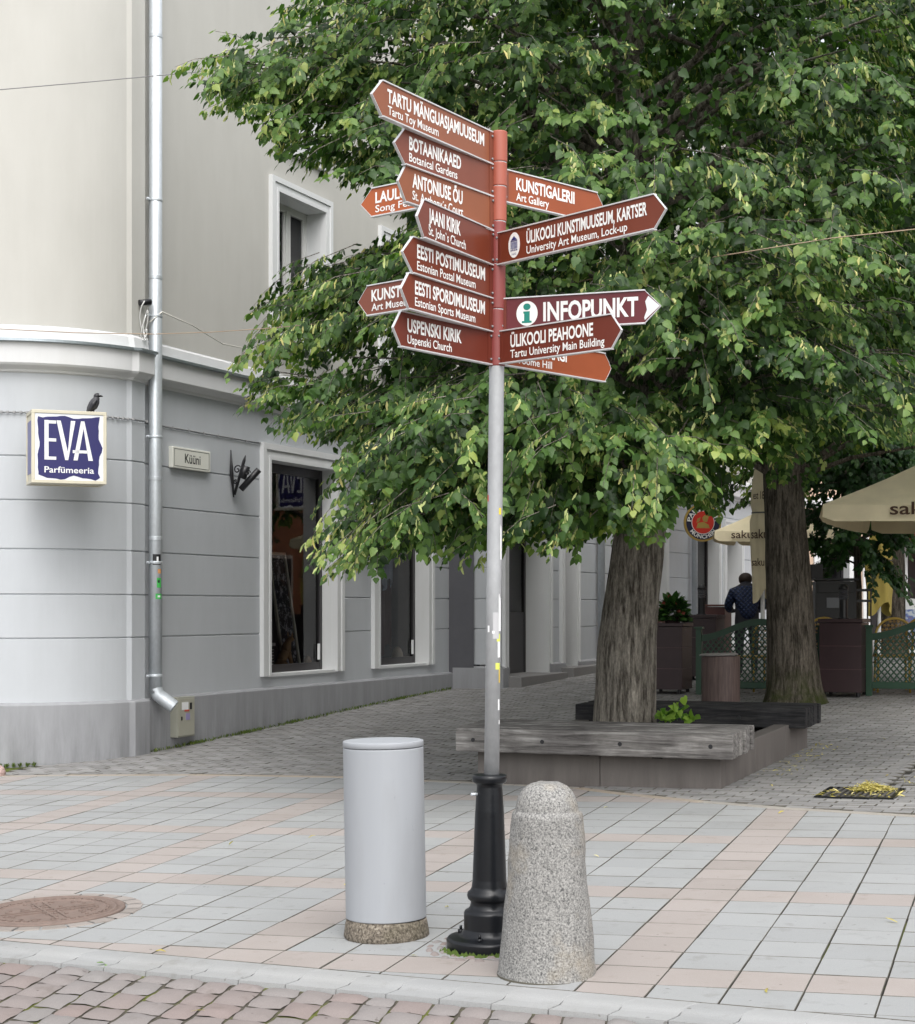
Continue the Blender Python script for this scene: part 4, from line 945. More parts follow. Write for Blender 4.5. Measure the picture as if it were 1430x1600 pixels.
dc = Vector(gpt(1345, 1240.5)); dz_ = zg(*dc); dr_ = thing('drain_grate', (dc.x, dc.y, dz_), 'dark iron drain grate in the street pavers', 'drain')
mb = MB(); Rg = Matrix(((N.x, U.x, 0), (N.y, U.y, 0), (GA * N.x + GB * N.y, GA * U.x + GB * U.y, 1)))
for s_ in (-1, 1): mb.box(Vector((dc.x, dc.y, dz_)) + Rg @ Vector((s_ * .27, 0, .003)), (.03, .56, .02), Rg); mb.box(Vector((dc.x, dc.y, dz_)) + Rg @ Vector((0, s_ * .27, .003)), (.51, .03, .02), Rg)
mb.build('rim', M['iron'], dr_)
mb = MB()
for k in range(11): mb.box(Vector((dc.x, dc.y, dz_)) + Rg @ Vector((-.23 + .046 * k, 0, .002)), (.02, .5, .02), Rg)
mb.build('bars', plain('grate_iron', (.09, .085, .08), .6), dr_)
mb = MB(); mb.box(Vector((dc.x, dc.y, dz_)) + Rg @ Vector((0, 0, .0005)), (.52, .52, .004), Rg); mb.build('pit', M['black'], dr_)

# ------------------------------------------------------------------ tree planter with its two timber benches
pz = zg(PB.x, PB.y)
tp = thing('planter_bench', (PB.x - .9, PB.y + 1.6, pz), 'square concrete tree planter with two heavy weathered timber bench tops', 'bench')
def pp(s_, d, z): v = PB - N * s_ + U * d; return Vector((v.x, v.y, z))
mb = MB(); wl_, dl_ = 2.04, 3.1; tk = .14
def ptop(s_, d): return .565 + .028 * d - .004 * s_
def wallbox(mb, s0, s1, d0, d1):
    b4 = [pp(s1, d0, zg(*pp(s1, d0, 0).xy) - .2), pp(s0, d0, zg(*pp(s0, d0, 0).xy) - .2), pp(s0, d1, zg(*pp(s0, d1, 0).xy) - .2), pp(s1, d1, zg(*pp(s1, d1, 0).xy) - .2)]
    t4 = [pp(s1, d0, ptop(s1, d0)), pp(s0, d0, ptop(s0, d0)), pp(s0, d1, ptop(s0, d1)), pp(s1, d1, ptop(s1, d1))]; mb.hexa(b4, t4)
g_ = .004
for a, b in ((0, .98), (.98 + g_, wl_)): wallbox(mb, a, b, 0, tk); wallbox(mb, a, b, dl_ - tk, dl_)
for a, b in ((tk + g_, 1.1), (1.1 + g_, 2.2), (2.2 + g_, dl_ - tk - g_)): wallbox(mb, 0, tk, a, b); wallbox(mb, wl_ - tk, wl_, a, b)
mb.build('stone_kerb', M['planter_stone'], tp, bevel=.006)
mb = MB(); nn = 14; vs = []
for j in range(nn + 1):
    for i in range(nn + 1):
        q = pp(tk * .9 + (wl_ - 1.8 * tk) * i / nn, tk * .9 + (dl_ - 1.8 * tk) * j / nn, 0); vs.append((q.x, q.y, .46 + .028 * dl_ * j / nn + .03 * mnoise.noise(q * 2)))
mb.add(vs, [(j * (nn + 1) + i, j * (nn + 1) + i + 1, (j + 1) * (nn + 1) + i + 1, (j + 1) * (nn + 1) + i) for j in range(nn) for i in range(nn)], sm=True); mb.build('soil', M['soil'], tp, recalc=False)
def beam(C1, length, width, ztop, slope_u, slope_s, h, mat, nb_, name, dots):
    """bench top of nb_ timbers bolted side by side; C1 = right front corner"""
    mb = MB(); tw = width / nb_
    for k in range(nb_):
        d0, d1 = k * tw + (.018 if k else 0), (k + 1) * tw - .018; jl = .008 * rg3.uniform(-1, 1); jz = .004 * rg3.uniform(-1, 1)
        def q(s_, d, top): v = C1 - N * s_ + U * d; z = ztop + slope_u * d + slope_s * s_ + jz - (0 if top else h); return Vector((v.x, v.y, z))
        mb.hexa([q(length + jl, d0, 0), q(jl, d0, 0), q(jl, d1, 0), q(length + jl, d1, 0)], [q(length + jl, d0, 1), q(jl, d0, 1), q(jl, d1, 1), q(length + jl, d1, 1)], 0, rg3.random())
    bo = mb.build(name, mat, tp, bevel=.008, segs=2)
    for s_ in dots:
        hb = MB(); v = C1 - N * s_ - U * .0; cc = Vector((v.x, v.y, ztop + slope_s * s_ - h * .5)); Mh = frame(cc - Vector((U.x, U.y, 0)) * .001, (N.x, N.y, 0), (0, 0, 1))
        hb.ext([(.017 * math.cos(a), .017 * math.sin(a)) for a in np.linspace(0, 2 * math.pi, 17)[:-1]], .003, Mh); hb.build('bolt_hole', M['black'], bo)
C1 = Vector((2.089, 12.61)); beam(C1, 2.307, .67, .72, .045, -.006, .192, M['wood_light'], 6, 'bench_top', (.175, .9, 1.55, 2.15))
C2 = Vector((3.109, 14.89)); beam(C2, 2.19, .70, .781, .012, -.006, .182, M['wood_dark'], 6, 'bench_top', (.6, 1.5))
mb = MB()
for s_ in (.5, 1.1, 1.7):
    for d_q in (.12, 2.72): q = pp(s_, d_q, 0); mb.box((q.x, q.y, .545 + .028 * d_q), (.08, .3, .09), ROTU)
mb.build('bearer', M['wood_dark'], tp)

# ------------------------------------------------------------------ lime trees
def leaves_mesh(name, P, D, Nn, size, rnd, mat, parent, tmpl='heart'):
    """many small folded leaves: base point, direction of the blade, facing, size, tint"""
    n = len(P)
    if tmpl == 'heart':
        T = np.array([(0, .05, 0), (-.27, -.05, -.03), (-.50, .28, -.08), (-.32, .70, -.07), (0, 1.12, -.16), (.32, .70, -.07), (.50, .28, -.08), (.27, -.05, -.03), (0, .45, .05)]); FQ = np.array([(0, 8, 2, 1), (8, 4, 3, 2), (0, 7, 6, 8), (8, 6, 5, 4)])
    else:                                             # pale bract with its flower stalk: a narrow strip
        T = np.array([(-.06, 0, 0), (.06, 0, 0), (.15, .5, .08), (-.15, .5, .08), (.06, 1, -.06), (-.06, 1, -.06)]); FQ = np.array([(0, 1, 2, 3), (3, 2, 4, 5)])
    D = D / np.linalg.norm(D, axis=1, keepdims=True); X = np.cross(D, Nn); X /= np.maximum(1e-6, np.linalg.norm(X, axis=1, keepdims=True)); Z = np.cross(X, D)
    rs = np.random.RandomState(n); cur = rs.uniform(.4, 1.7, n)
    V = P[:, None, :] + size[:, None, None] * (T[None, :, 0, None] * X[:, None, :] * .92 + T[None, :, 1, None] * D[:, None, :] + T[None, :, 2, None] * cur[:, None, None] * Z[:, None, :])
    nv = len(T); V = V.reshape(-1, 3) - np.array(root_loc(parent)) if parent else V.reshape(-1, 3)
    Q = (FQ[None] + (np.arange(n) * nv)[:, None, None]).reshape(-1, 4)
    me = bpy.data.meshes.new(name); me.vertices.add(len(V)); me.vertices.foreach_set('co', V.ravel().astype(np.float32))
    me.loops.add(Q.size); me.loops.foreach_set('vertex_index', Q.ravel().astype(np.int32)); me.polygons.add(len(Q))
    me.polygons.foreach_set('loop_start', np.arange(0, Q.size, 4, dtype=np.int32)); me.polygons.foreach_set('loop_total', np.full(len(Q), 4, dtype=np.int32))
    me.materials.append(mat); a = me.attributes.new('rnd', 'FLOAT', 'FACE'); a.data.foreach_set('value', np.repeat(rnd, len(FQ)).astype(np.float32))
    me.update(); me.validate(); o = bpy.data.objects.new(name, me); COL.objects.link(o); o.parent = parent; return o
LEAF = leafmat('lime_leaf', [(0.0, (.017, .042, .011)), (.3, (.048, .1, .026)), (.58, (.102, .185, .047)), (.82, (.17, .262, .074)), (1.0, (.3, .36, .1))])
LEAFD = leafmat('dark_leaf', [(0.0, (.014, .042, .014)), (.5, (.028, .078, .02)), (1.0, (.06, .13, .03))])
BRACT = leafmat('lime_bract', [(0.0, (.3, .36, .12)), (.6, (.5, .54, .24)), (1.0, (.58, .5, .2))], .3, .6)
BARKA = bark('bark_lime', (.055, .047, .038), (.35, .318, .27)); BARKB = bark('bark_lime_mossy', (.028, .024, .018), (.17, .148, .12), (.05, .065, .015), .45)
def in_poly(px, py, poly):
    ins = np.zeros(len(px), bool); n = len(poly); j = n - 1
    for i in range(n):
        xi, yi = poly[i]; xj, yj = poly[j]
        c = ((yi > py) != (yj > py)) & (px < (xj - xi) * (py - yi) / (yj - yi + 1e-9) + xi); ins ^= c; j = i
    return ins
def trunk_mesh(spine, radii, flare, seed, n=64):
    pts = []; rad = []
    for i in range(len(spine) - 1):
        for k in range(10):
            f = k / 10; pts.append(Vector(spine[i]).lerp(Vector(spine[i + 1]), f)); rad.append(radii[i] * (1 - f) + radii[i + 1] * f)
    pts.append(Vector(spine[-1])); rad.append(radii[-1]); vs = []
    for i, p in enumerate(pts):
        h = p.z - pts[0].z
        for k in range(n):
            a = 2 * math.pi * k / n
            fl = flare * math.exp(-max(0, h) / .16) * (1 + .5 * math.sin(a * 5 + seed) + .25 * math.sin(a * 3 + 2 * seed))
            rr = rad[i] * (1 + .055 * math.sin(2 * a + seed) + .03 * math.sin(3 * a + h)) + fl
            rid = mnoise.noise(Vector((math.cos(a) * 9, math.sin(a) * 9, h * 1.1 + seed))) * .5 + mnoise.noise(Vector((math.cos(a) * 22, math.sin(a) * 22, h * 2.6 + seed))) * .5
            rr += .022 * rid * min(1, rad[i] / .2); vs.append((p.x + math.cos(a) * rr, p.y + math.sin(a) * rr, p.z))
    mb = MB(); mb.add(vs, [(i * n + k, i * n + (k + 1) % n, (i + 1) * n + (k + 1) % n, (i + 1) * n + k) for i in range(len(pts) - 1) for k in range(n)], sm=True); return mb

def lime_tree(name, label, spine, radii, flare, barkm, prof, nboughs, per, lsize, poly=None, seed=1, bract=.12, group=None, filler=8000, forced=(), leafm=None, keepout=None, zlo=None, front_only=False, xlim=None):
    rs = np.random.RandomState(seed); rgl = random.Random(seed)
    tr = thing(name, spine[0], label, 'tree', group)
    tm_ = trunk_mesh(spine, radii, flare, seed); tk_ = tm_.build('trunk', barkm, tr, recalc=False)
    zs = [q[0] for q in prof]; rsx = [q[1] for q in prof]
    sz = np.array([v[2] for v in spine]); sx = np.array([v[0] for v in spine]); sy_ = np.array([v[1] for v in spine])
    axis = lambda z: np.array([np.interp(z, sz, sx), np.interp(z, sz, sy_), z])
    boughs = []; zz0, zz1 = zs[0], zs[-1]
    for k in range(nboughs):
        z = zz0 + (zz1 - zz0) * ((k + rs.uniform(0, 1)) / nboughs) ** .9; a = k * 2.39996 + rs.uniform(-.35, .35)
        r = np.interp(z, zs, rsx) * rs.uniform(.80, 1.08); b = axis(z) + np.array([math.cos(a) * r, math.sin(a) * r, rs.uniform(-.1, .1)])
        boughs.append((axis(max(zlo or 1.9, z - r * rs.uniform(.0, .35))), b))
    for b in forced: b = np.array(b); boughs.append((axis(max(2.7, b[2] - .3)), b))
    limbs = MB(); SP = []; SD = []; SL = []; LIM = []
    for a, b in boughs:
        d = b - a; L = np.linalg.norm(d); lift = L * rs.uniform(.06, .16)
        f_ = lambda u: a + d * u + np.array([0, 0, lift * (4 * u * (1 - u)) * (1 - .35 * u)])
        tip_ok = True
        LIM.append(([Vector(f_(u)) for u in (0, .25, .5, .7, .88)], [.012 + .008 * L, .009 + .006 * L, .013, .009, .005]))
        out = d / max(L, 1e-6); side = np.cross(out, [0, 0, 1]); side /= max(1e-6, np.linalg.norm(side))
        for q in range(per):
            u = 1 - .72 * rs.beta(1.0, 1.7); w = rs.normal(0, .24 + .2 * (1 - u)) * min(1.3, L / 2.2); dr_ = -.16 * abs(w) - .30 * max(0, u - .75) / .25 * rs.uniform(.2, 1)
            p = f_(u) + side * w + np.array([0, 0, dr_ + rs.normal(0, .05)])
            sd = out * rs.uniform(.5, 1.1) + side * (np.sign(w) * rs.uniform(.0, .9)) + np.array([0, 0, rs.uniform(-.75, -.05)])
            SP.append(p); SD.append(sd / np.linalg.norm(sd)); SL.append(rs.uniform(.26, .52))
    SP = np.array(SP); SD = np.array(SD); SL = np.array(SL); BT = np.repeat(rs.normal(0, .09, len(boughs)), per)
    mid = SP + SD * SL[:, None] * .5
    if poly is not None:
        k = np.ones(len(SP), bool); tip_ = SP + SD * SL[:, None] * .9 + np.array([0, 0, -.2]) * SL[:, None]
        jx = np.repeat(rs.uniform(-24, 14, len(boughs)), per) * (SP[:, 0] < .2) * -1 + rs.uniform(-8, 8, len(SP)); jy = np.repeat(rs.uniform(-8, 16, len(boughs)), per)
        for q_, dy in ((SP, 6 + jy), (mid, 12 + jy), (tip_, 8 + jy)):
            px = CX + F * q_[:, 0] / q_[:, 1] + jx; py = HY - F * (q_[:, 2] - CAMZ) / q_[:, 1]; k &= in_poly(px, py + dy, poly) | (px > 1480) | (py < -30)
        ok = k.reshape(len(boughs), per).mean(1)
        SP, SD, SL = SP[k], SD[k], SL[k]; BT = BT[k]
    else: ok = np.ones(len(boughs))
    for (pts_, rad__), o_k in zip(LIM, ok):
        if o_k > .7: limbs.tube(pts_, rad__, 6)
        elif o_k > .7: limbs.tube(pts_[:4], rad__[:4], 6)
    # leaves of each spray: alternate along the shoot, hanging from it
    nl = 15; tws = MB(); LP = []; LD = []; LN = []; LS = []; LR = []; BP = []; BD = []
    S_ = len(SP); tone = rs.normal(0, .16, S_) + BT; fert = rs.random_sample(S_) < .40
    side = np.cross(SD, [0, 0, 1.0]); side /= np.maximum(1e-6, np.linalg.norm(side, axis=1, keepdims=True)); upv = np.cross(side, SD)
    for k in range(nl):
        u = (k + .6) / nl; sg_ = 1 if k % 2 else -1
        drop = np.array([0, 0, -1.0]) * (u * u * .22 * SL)[:, None]
        p = SP + SD * (SL * u)[:, None] + drop + rs.normal(0, .012, (S_, 3))
        dd = SD * rs.uniform(.1, .7, (S_, 1)) + side * sg_ * rs.uniform(.3, 1.0, (S_, 1)) + np.array([0, 0, -1]) * rs.uniform(.25, 1.15, (S_, 1))
        if k == nl - 1: dd = SD + np.array([0, 0, -.7])
        nn = upv * 1.0 + SD * rs.uniform(.1, .7, (S_, 1)) + rs.normal(0, .32, (S_, 3))
        LP.append(p + dd / np.linalg.norm(dd, axis=1, keepdims=True) * .018); LD.append(dd); LN.append(nn); LS.append(lsize * rs.uniform(.58, 1.25, S_) * (1.1 - .25 * u)); LR.append(np.clip(.38 + tone + .28 * (u - .4) + rs.normal(0, .19, S_), 0, 1))
        m = (rs.random_sample(S_) < bract * (2.6 if u > .35 else 1.0)) & fert
        BP.append(p[m]); BD.append((SD * .35 + np.array([0, 0, -1.0]) + rs.normal(0, .35, (S_, 3)))[m])
    LP, LD, LN, LS, LR = [np.concatenate(q) for q in (LP, LD, LN, LS, LR)]
    # inner filler leaves, tinted dark for the shade deep inside the crown
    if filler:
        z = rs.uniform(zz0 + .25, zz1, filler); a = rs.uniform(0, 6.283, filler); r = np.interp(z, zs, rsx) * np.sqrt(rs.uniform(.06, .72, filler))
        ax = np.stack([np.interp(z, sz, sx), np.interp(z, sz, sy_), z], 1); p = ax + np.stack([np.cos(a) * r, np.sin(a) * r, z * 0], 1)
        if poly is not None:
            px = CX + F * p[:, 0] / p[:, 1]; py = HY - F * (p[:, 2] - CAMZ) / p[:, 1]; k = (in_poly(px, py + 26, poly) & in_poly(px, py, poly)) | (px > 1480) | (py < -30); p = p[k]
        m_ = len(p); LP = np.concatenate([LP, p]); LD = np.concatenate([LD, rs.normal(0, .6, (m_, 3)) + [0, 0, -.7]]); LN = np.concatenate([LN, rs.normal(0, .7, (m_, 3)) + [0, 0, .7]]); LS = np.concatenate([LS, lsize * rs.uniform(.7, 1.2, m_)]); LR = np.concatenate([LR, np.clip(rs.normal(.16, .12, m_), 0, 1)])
    for p, d, l in zip(SP[::1], SD[::1], SL[::1]):
        if rgl.random() < .6: tws.tube([Vector(p - d * .1), Vector(p + d * l * .55) - Vector((0, 0, .04 * l)), Vector(p + d * l) - Vector((0, 0, .2 * l))], [.0045, .003, .0015], 3, cap=False)
    limbs.build('branches', barkm, tr, recalc=False); tws.build('twigs', barkm, tr, recalc=False)
    leaves_mesh('crown', LP, LD, LN, LS, LR, leafm or LEAF, tr)
    if bract:
        BP = np.concatenate(BP); BD = np.concatenate(BD); m_ = len(BP)
        leaves_mesh('blossom', BP, BD, rs.normal(0, 1, (m_, 3)), lsize * rs.uniform(.7, 1.25, m_), rs.random_sample(m_), BRACT, tr, 'bract')
    print(name, 'leaves', len(LP), 'sprays', len(SP)); return tr

POLY_A = [(-60, -400), (315, -400), (330, 5), (335, 40), (290, 60), (250, 80), (232, 104), (262, 124), (305, 140), (322, 165), (340, 195), (400, 207), (430, 228), (448, 258), (480, 276), (512, 286), (556, 300), (590, 318), (640, 338), (648, 352), (610, 372), (560, 384), (508, 396), (480, 420), (440, 450), (412, 474), (396, 506), (408, 526), (392, 566), (368, 612), (348, 652), (366, 672), (420, 674), (452, 690), (490, 700), (522, 722), (520, 764), (500, 820), (462, 852), (452, 864), (496, 880), (500, 908), (560, 916), (600, 897), (650, 892), (700, 896), (745, 880), (800, 872), (850, 864), (892, 878), (935, 850), (990, 862), (1030, 838), (1056, 796), (1085, 790), (1118, 806), (1146, 806), (1150, 776), (1128, 742), (1205, 730), (1250, 735), (1290, 700), (1360, 690), (1480, 690), (1480, -400)]
tzA = zg(1.46, 14.64)
fa = lambda px, py, Y: tuple(at(px, py, Y))
forcedA = [fa(x, y, Y) for x, y, Y in ((262, 104, 12.8), (290, 92, 12.7), (300, 110, 12.9), (335, 70, 12.7), (350, 40, 13.1), (345, 150, 12.8), (380, 190, 12.9), (460, 245, 12.7), (520, 280, 12.6), (590, 305, 12.4), (430, 90, 12.6), (500, 170, 12.2), (560, 230, 12.0), (400, 500, 13.2), (440, 470, 13.0), (500, 400, 13.2), (560, 385, 12.9), (360, 648, 12.9), (385, 610, 12.7), (420, 655, 12.5), (470, 560, 12.4), (500, 670, 12.0), (540, 720, 11.9), (460, 858, 12.0), (510, 890, 11.9), (560, 900, 11.7), (640, 875, 11.5), (700, 880, 11.3), (600, 800, 11.4), (680, 740, 11.1), (820, 855, 11.2), (890, 862, 11.3), (1000, 845, 11.6), (930, 760, 11.0), (1050, 790, 11.5), (1135, 805, 11.8), (1110, 770, 11.7), (620, 640, 11.5), (560, 600, 11.9), (720, 600, 11.0), (860, 640, 10.9), (980, 650, 10.9), (1090, 660, 11.1), (1000, 420, 10.9), (1120, 480, 11.0), (1180, 330, 11.0), (1250, 420, 11.1), (1360, 350, 11.0), (1330, 500, 10.9), (1400, 560, 11.2), (1240, 600, 11.3), (1180, 690, 11.8), (1300, 660, 11.9), (1390, 650, 12.0), (860, 250, 10.9), (1080, 200, 11.0), (700, 330, 11.2), (640, 430, 11.7))]
profA = [(1.95, 2.3), (2.4, 3.0), (3.0, 3.45), (4.2, 3.7), (5.4, 3.8), (6.6, 3.4), (7.8, 2.3), (8.6, 1.0)]
lime_tree('lime_tree', 'nearest lime tree, broad leafy crown over the planter bench behind the signpost', [(1.46, 14.64, tzA - .05), (1.49, 14.64, 1.4), (1.64, 14.62, 2.7), (1.74, 14.7, 3.7), (1.55, 14.7, 5.0), (1.50, 14.7, 6.6), (1.5, 14.7, 8.5)], [.272, .248, .205, .17, .13, .10, .05], .05, BARKA, profA, 150, 40, .068, POLY_A, 3, .34, 'lime trees along the street', 16000, forcedA, zlo=2.75)
profB = [(2.7, 2.6), (3.2, 3.4), (4.4, 3.9), (6.0, 3.9), (7.8, 3.2), (9.2, 1.6)]
POLY_B = [(-100, -400), (-100, 640), (900, 700), (1085, 742), (1130, 752), (1180, 735), (1210, 768), (1262, 780), (1275, 745), (1300, 730), (1430, 700), (1800, 700), (1800, -400)]
bX, bY = 4.10, 20.2
lime_tree('lime_tree', 'second lime tree with dark mossy trunk standing between the planter boxes', [(bX, bY, zg(bX, bY) - .05), (bX - .05, bY, 1.3), (bX - .12, bY, 2.6), (bX - .2, bY, 4.0), (bX - .2, bY, 6.0), (bX - .1, bY, 9.0)], [.31, .275, .235, .2, .15, .06], .09, BARKB, profB, 120, 32, .074, POLY_B, 8, .16, 'lime trees along the street', 14000, zlo=3.2)
cX, cY = 7.3, 28.0
lime_tree('lime_tree', 'farther lime tree on the right behind the cafe parasols', [(cX, cY, zg(cX, cY) - .05), (cX, cY, 2.0), (cX, cY, 4.0), (cX, cY, 9.0)], [.26, .23, .18, .05], .06, BARKB, [(3.6, 2.8), (4.4, 3.8), (6.0, 4.2), (8.5, 3.6), (10.5, 2.0)], 80, 22, .1, None, 12, .05, 'lime trees along the street', 7000)
yX, yY = 5.85, 24.3
lime_tree('young_tree', 'thin young tree with dark low crown behind the serving counter', [(yX, yY, zg(yX, yY) - .05), (yX, yY, 2.0), (yX - .03, yY, 2.8), (yX, yY, 4.2)], [.055, .05, .04, .015], .02, BARKB, [(2.35, .5), (2.7, .95), (3.2, 1.05), (3.8, .9), (4.4, .4)], 34, 14, .085, None, 21, 0, None, 900, leafm=LEAFD)

# little shoot growing from the planter soil
sh = thing('young_shoot', at(1060, 1122, 14.0), 'bright green leafy shoot growing in the planter beside the trunk', 'plant')
rsn = np.random.RandomState(2); P = []; D_ = []; q0 = at(1045, 1128, 14.2); mb = MB()
for k in range(5):
    e = at(1035 + 12 * k + rsn.uniform(-4, 4), [1112, 1118, 1100, 1104, 1120][k], 14.2 + rsn.uniform(-.1, .1)); mb.tube([q0, (q0 + e) / 2 + Vector((0, 0, .02)), e], [.004, .003, .002], 5)
    for u in np.linspace(.35, 1, 7): p = q0.lerp(e, u); P.append(p + Vector(rsn.normal(0, .02, 3))); D_.append(rsn.normal(0, .6, 3) + [0, -.3, -.1])
mb.build('stem', M['green'], sh); P = np.array(P); leaves_mesh('leaf_cluster', P, np.array(D_), rsn.normal(0, .3, (len(P), 3)) + [0, -.6, .8], rsn.uniform(.06, .1, len(P)), rsn.random_sample(len(P)), leafmat('shoot_leaf', [(0, (.05, .15, .02)), (1, (.26, .4, .06))], .35), sh)

# fallen blossom and leaves
def litter(name, spots, mat, size, seed, kind, label=None, cat=None, flat=1.0):
    r_ = np.random.RandomState(seed); P = []
    for x, y, z in spots: P.append((x, y, z))
    P = np.array(P); n = len(P); o = leaves_mesh(name, P, np.concatenate([r_.normal(0, 1, (n, 2)), r_.uniform(-.1, .45, (n, 1)) * flat], 1), np.concatenate([r_.normal(0, .35, (n, 2)), np.ones((n, 1))], 1), size * r_.uniform(.6, 1.3, n), r_.random_sample(n), mat, None, 'bract')
    tag(o, label, cat, kind=kind); return o
YB = leafmat('fallen_bract', [(0.0, (.3, .24, .05)), (.5, (.55, .47, .14)), (1.0, (.68, .6, .28))], .15, .7)
sp = []
for k in range(1500):
    a, b = rsn.normal(.06, .055), rsn.normal(.15, .055); v = dc + N * max(-.2, min(.24, a)) + U * max(-.02, min(.3, b)); sp.append((v.x, v.y, zg(*v) + .014 + abs(rsn.normal(0, .018)) * max(0, 1 - abs(a) / .3)))
litter('fallen_blossom', sp, YB, .038, 4, 'stuff', flat=.6)
sp = []
for k in range(70):
    v = PB + N * rsn.uniform(.04, .35) + U * rsn.uniform(.9, 3.4); sp.append((v.x, v.y, zg(*v) + .006))
for k in range(45): v = PB + N * rsn.uniform(.2, 3.5) + U * rsn.uniform(-.2, 6.0); sp.append((v.x, v.y, zg(*v) + .006))
for k in range(40): v = PB + N * rsn.normal(1.3, .06) + U * rsn.uniform(.4, 6.0); sp.append((v.x, v.y, zg(*v) + .004))
for k in range(60): v = dc + N * rsn.uniform(-.3, .35) + U * rsn.uniform(-.28, .1); sp.append((v.x, v.y, zg(*v) + .014))
for k in range(16): v = Vector((rsn.uniform(-2.2, 2.4), rsn.uniform(6.6, 12))); sp.append((v.x, v.y, zg(*v) + .004))
for k in range(60): v = pp(rsn.uniform(.1, 1.9), rsn.uniform(.2, 2.6), 0).xy; sp.append((v.x, v.y, .52 + .02 * rsn.random_sample()))
litter('fallen_leaves', sp, YB, .05, 9, 'stuff')
gl_ = Vector(gpt(158, 1500)); litter('fallen_green_leaf', [(gl_.x + .012 * k, gl_.y + .008 * (k % 2), zg(*gl_) + .003 - .03) for k in range(4)], leafmat('green_leaf_fallen', [(0, (.1, .2, .04)), (1, (.2, .34, .08))]), .06, 3, 'stuff')
# grass and weeds along the foot of the wall
sp = []
for k in range(1500):
    t_ = rsn.uniform(.1, 7.6) if k % 3 else rsn.choice([1.9, 2.1, .95, 3.0, 5.9]) + rsn.normal(0, .12); v = FA.p(t_, .075 + abs(rsn.normal(0, .03)), 0).xy; sp.append((v.x, v.y, zg(*v)))
for k in range(700): v = arc[int(rsn.uniform(17, 30))] * 1.0; v = v + (v - CC).normalized() * (.07 + abs(rsn.normal(0, .05))); sp.append((v.x, v.y, zg(*v)))
P = np.array(sp); n = len(P); gr = leaves_mesh('weeds', P, np.concatenate([rsn.normal(0, .5, (n, 2)), np.ones((n, 1))], 1), rsn.normal(0, 1, (n, 3)), rsn.uniform(.012, .045, n), rsn.random_sample(n), leafmat('weed', [(0, (.05, .06, .02)), (.6, (.1, .16, .03)), (1, (.2, .24, .06))]), None, 'bract'); tag(gr, kind='stuff')
bs_ = thing('boundary_stone', at(1, 1206, 15.1), 'small pink rounded stone at the foot of the rounded corner', 'stone'); mb = MB(); bq = Vector(gpt(0, 1213)); 
mb.lathe([(.05, -.05), (.07, .0), (.075, .035), (.06, .075), (.035, .095), (.001, .1)], (bq.x - .03, bq.y + .03, zg(*bq)), 20, cap1=False); bs_.location = (bq.x, bq.y + .03, zg(*bq)); mb.build('rock', granite('pink_granite', [(.2, .12, .11), (.36, .24, .22), (.45, .33, .3), (.55, .45, .42)], 60), bs_)

# ------------------------------------------------------------------ overhead cables
def cable(name, pts, r, mat, label, extra=None):
    o = MB(); o.tube(pts, r, 5); q = o.build(name, mat); tag(q, label, 'cable'); return q
wg = plain('wire_dark', (.2, .2, .2), .5)
pts = [at(x, y, 13.7 + .0008 * (x + 50)) for x, y in ((-300, 167), (0, 140), (150, 127), (300, 113), (600, 84), (900, 50), (1110, 22), (1430, -10), (1800, -60))]
c1 = cable('overhead_cable', pts, .0045, wg, 'thin dark wire crossing the upper wall into the crown')
pts = [at(x, y, 13.0 if x < 1050 else 10.8) for x, y in ((-300, 500), (0, 514), (120, 520), (240, 522), (330, 519), (420, 513), (560, 500), (800, 462), (1000, 420), (1150, 396), (1300, 372), (1430, 358), (1800, 300))]
cable('overhead_cable', pts, .0036, plain('wire_orange', (.3, .22, .15), .6), 'thin orange wire sagging across below the upper window')
P0_ = FA.p(.13, .2, 4.75); pts = [FA.p(.02, .12, 4.62), FA.p(.13, .2, 4.74), FA.p(.7, .2, 4.69), FA.p(1.3, .2, 4.58), FA.p(1.9, .2, 4.60), FA.p(2.5, .22, 4.58), FA.p(3.2, .3, 4.66)]
cable('wall_cable', pts, .008, plain('wire_white', (.62, .6, .54), .5), 'white cable running from the drainpipe along the beige wall')
cl_ = MB()
for k in range(4): cl_.tube([FA.p(-.05 - .02 * k + .05 * math.sin(a) * .6, .13 + .03 * math.cos(a), 4.62 + .20 * math.cos(a * .5 + k)) for a in np.linspace(0, 6, 20)], .007, 5)
tag(cl_.build('cable_coil', M['white_frame']), 'loop of pale cable hanging beside the drainpipe above the cornice', 'cable')
jb = MB(); jb.tube([FA.p(-.13, .1, 4.80), FA.p(-.02, .16, 4.82)], [.03, .035], 10); tag(jb.build('cable_clamp', M['black']), 'black cable clamp fixed left of the drainpipe above the cornice', 'clamp')

# ------------------------------------------------------------------ cafe terrace
def planter_box(name, x, y, w, d, h, label, rot, lip=.03):
    z = zg(x, y); o = thing(name, (x, y, z), label, 'planter', 'brown cafe planter boxes', rot); b = MB(); gap = h * .30
    for k in range(3): b.box((0, 0, .05 + gap * (k + .5)), (w, d, gap - .008))
    b.build('panels', M['choc'], o, world=False, bevel=.004, segs=1)
    b = MB()
    for k in (1, 2): b.box((0, 0, .05 + gap * k), (w - .004, d - .004, .009))
    b.build('seam', plain('seam_reddish', (.09, .05, .055), .4), o, world=False)
    b = MB(); b.box((0, 0, .05 + gap * 3 + (h - .05 - gap * 3) / 2), (w + lip, d + lip, h - .05 - gap * 3)); b.build('rim', M['choc'], o, world=False, bevel=.004, segs=1)
    for sx_ in (-1, 1):
        for sy_2 in (-1, 1): b = MB(); b.lathe([(.025, 0), (.025, .055)], (sx_ * (w / 2 - .05), sy_2 * (d / 2 - .05), 0), 10); b.build('foot', M['black'], o, world=False)
    return o
rU = math.atan2(N.y, N.x)
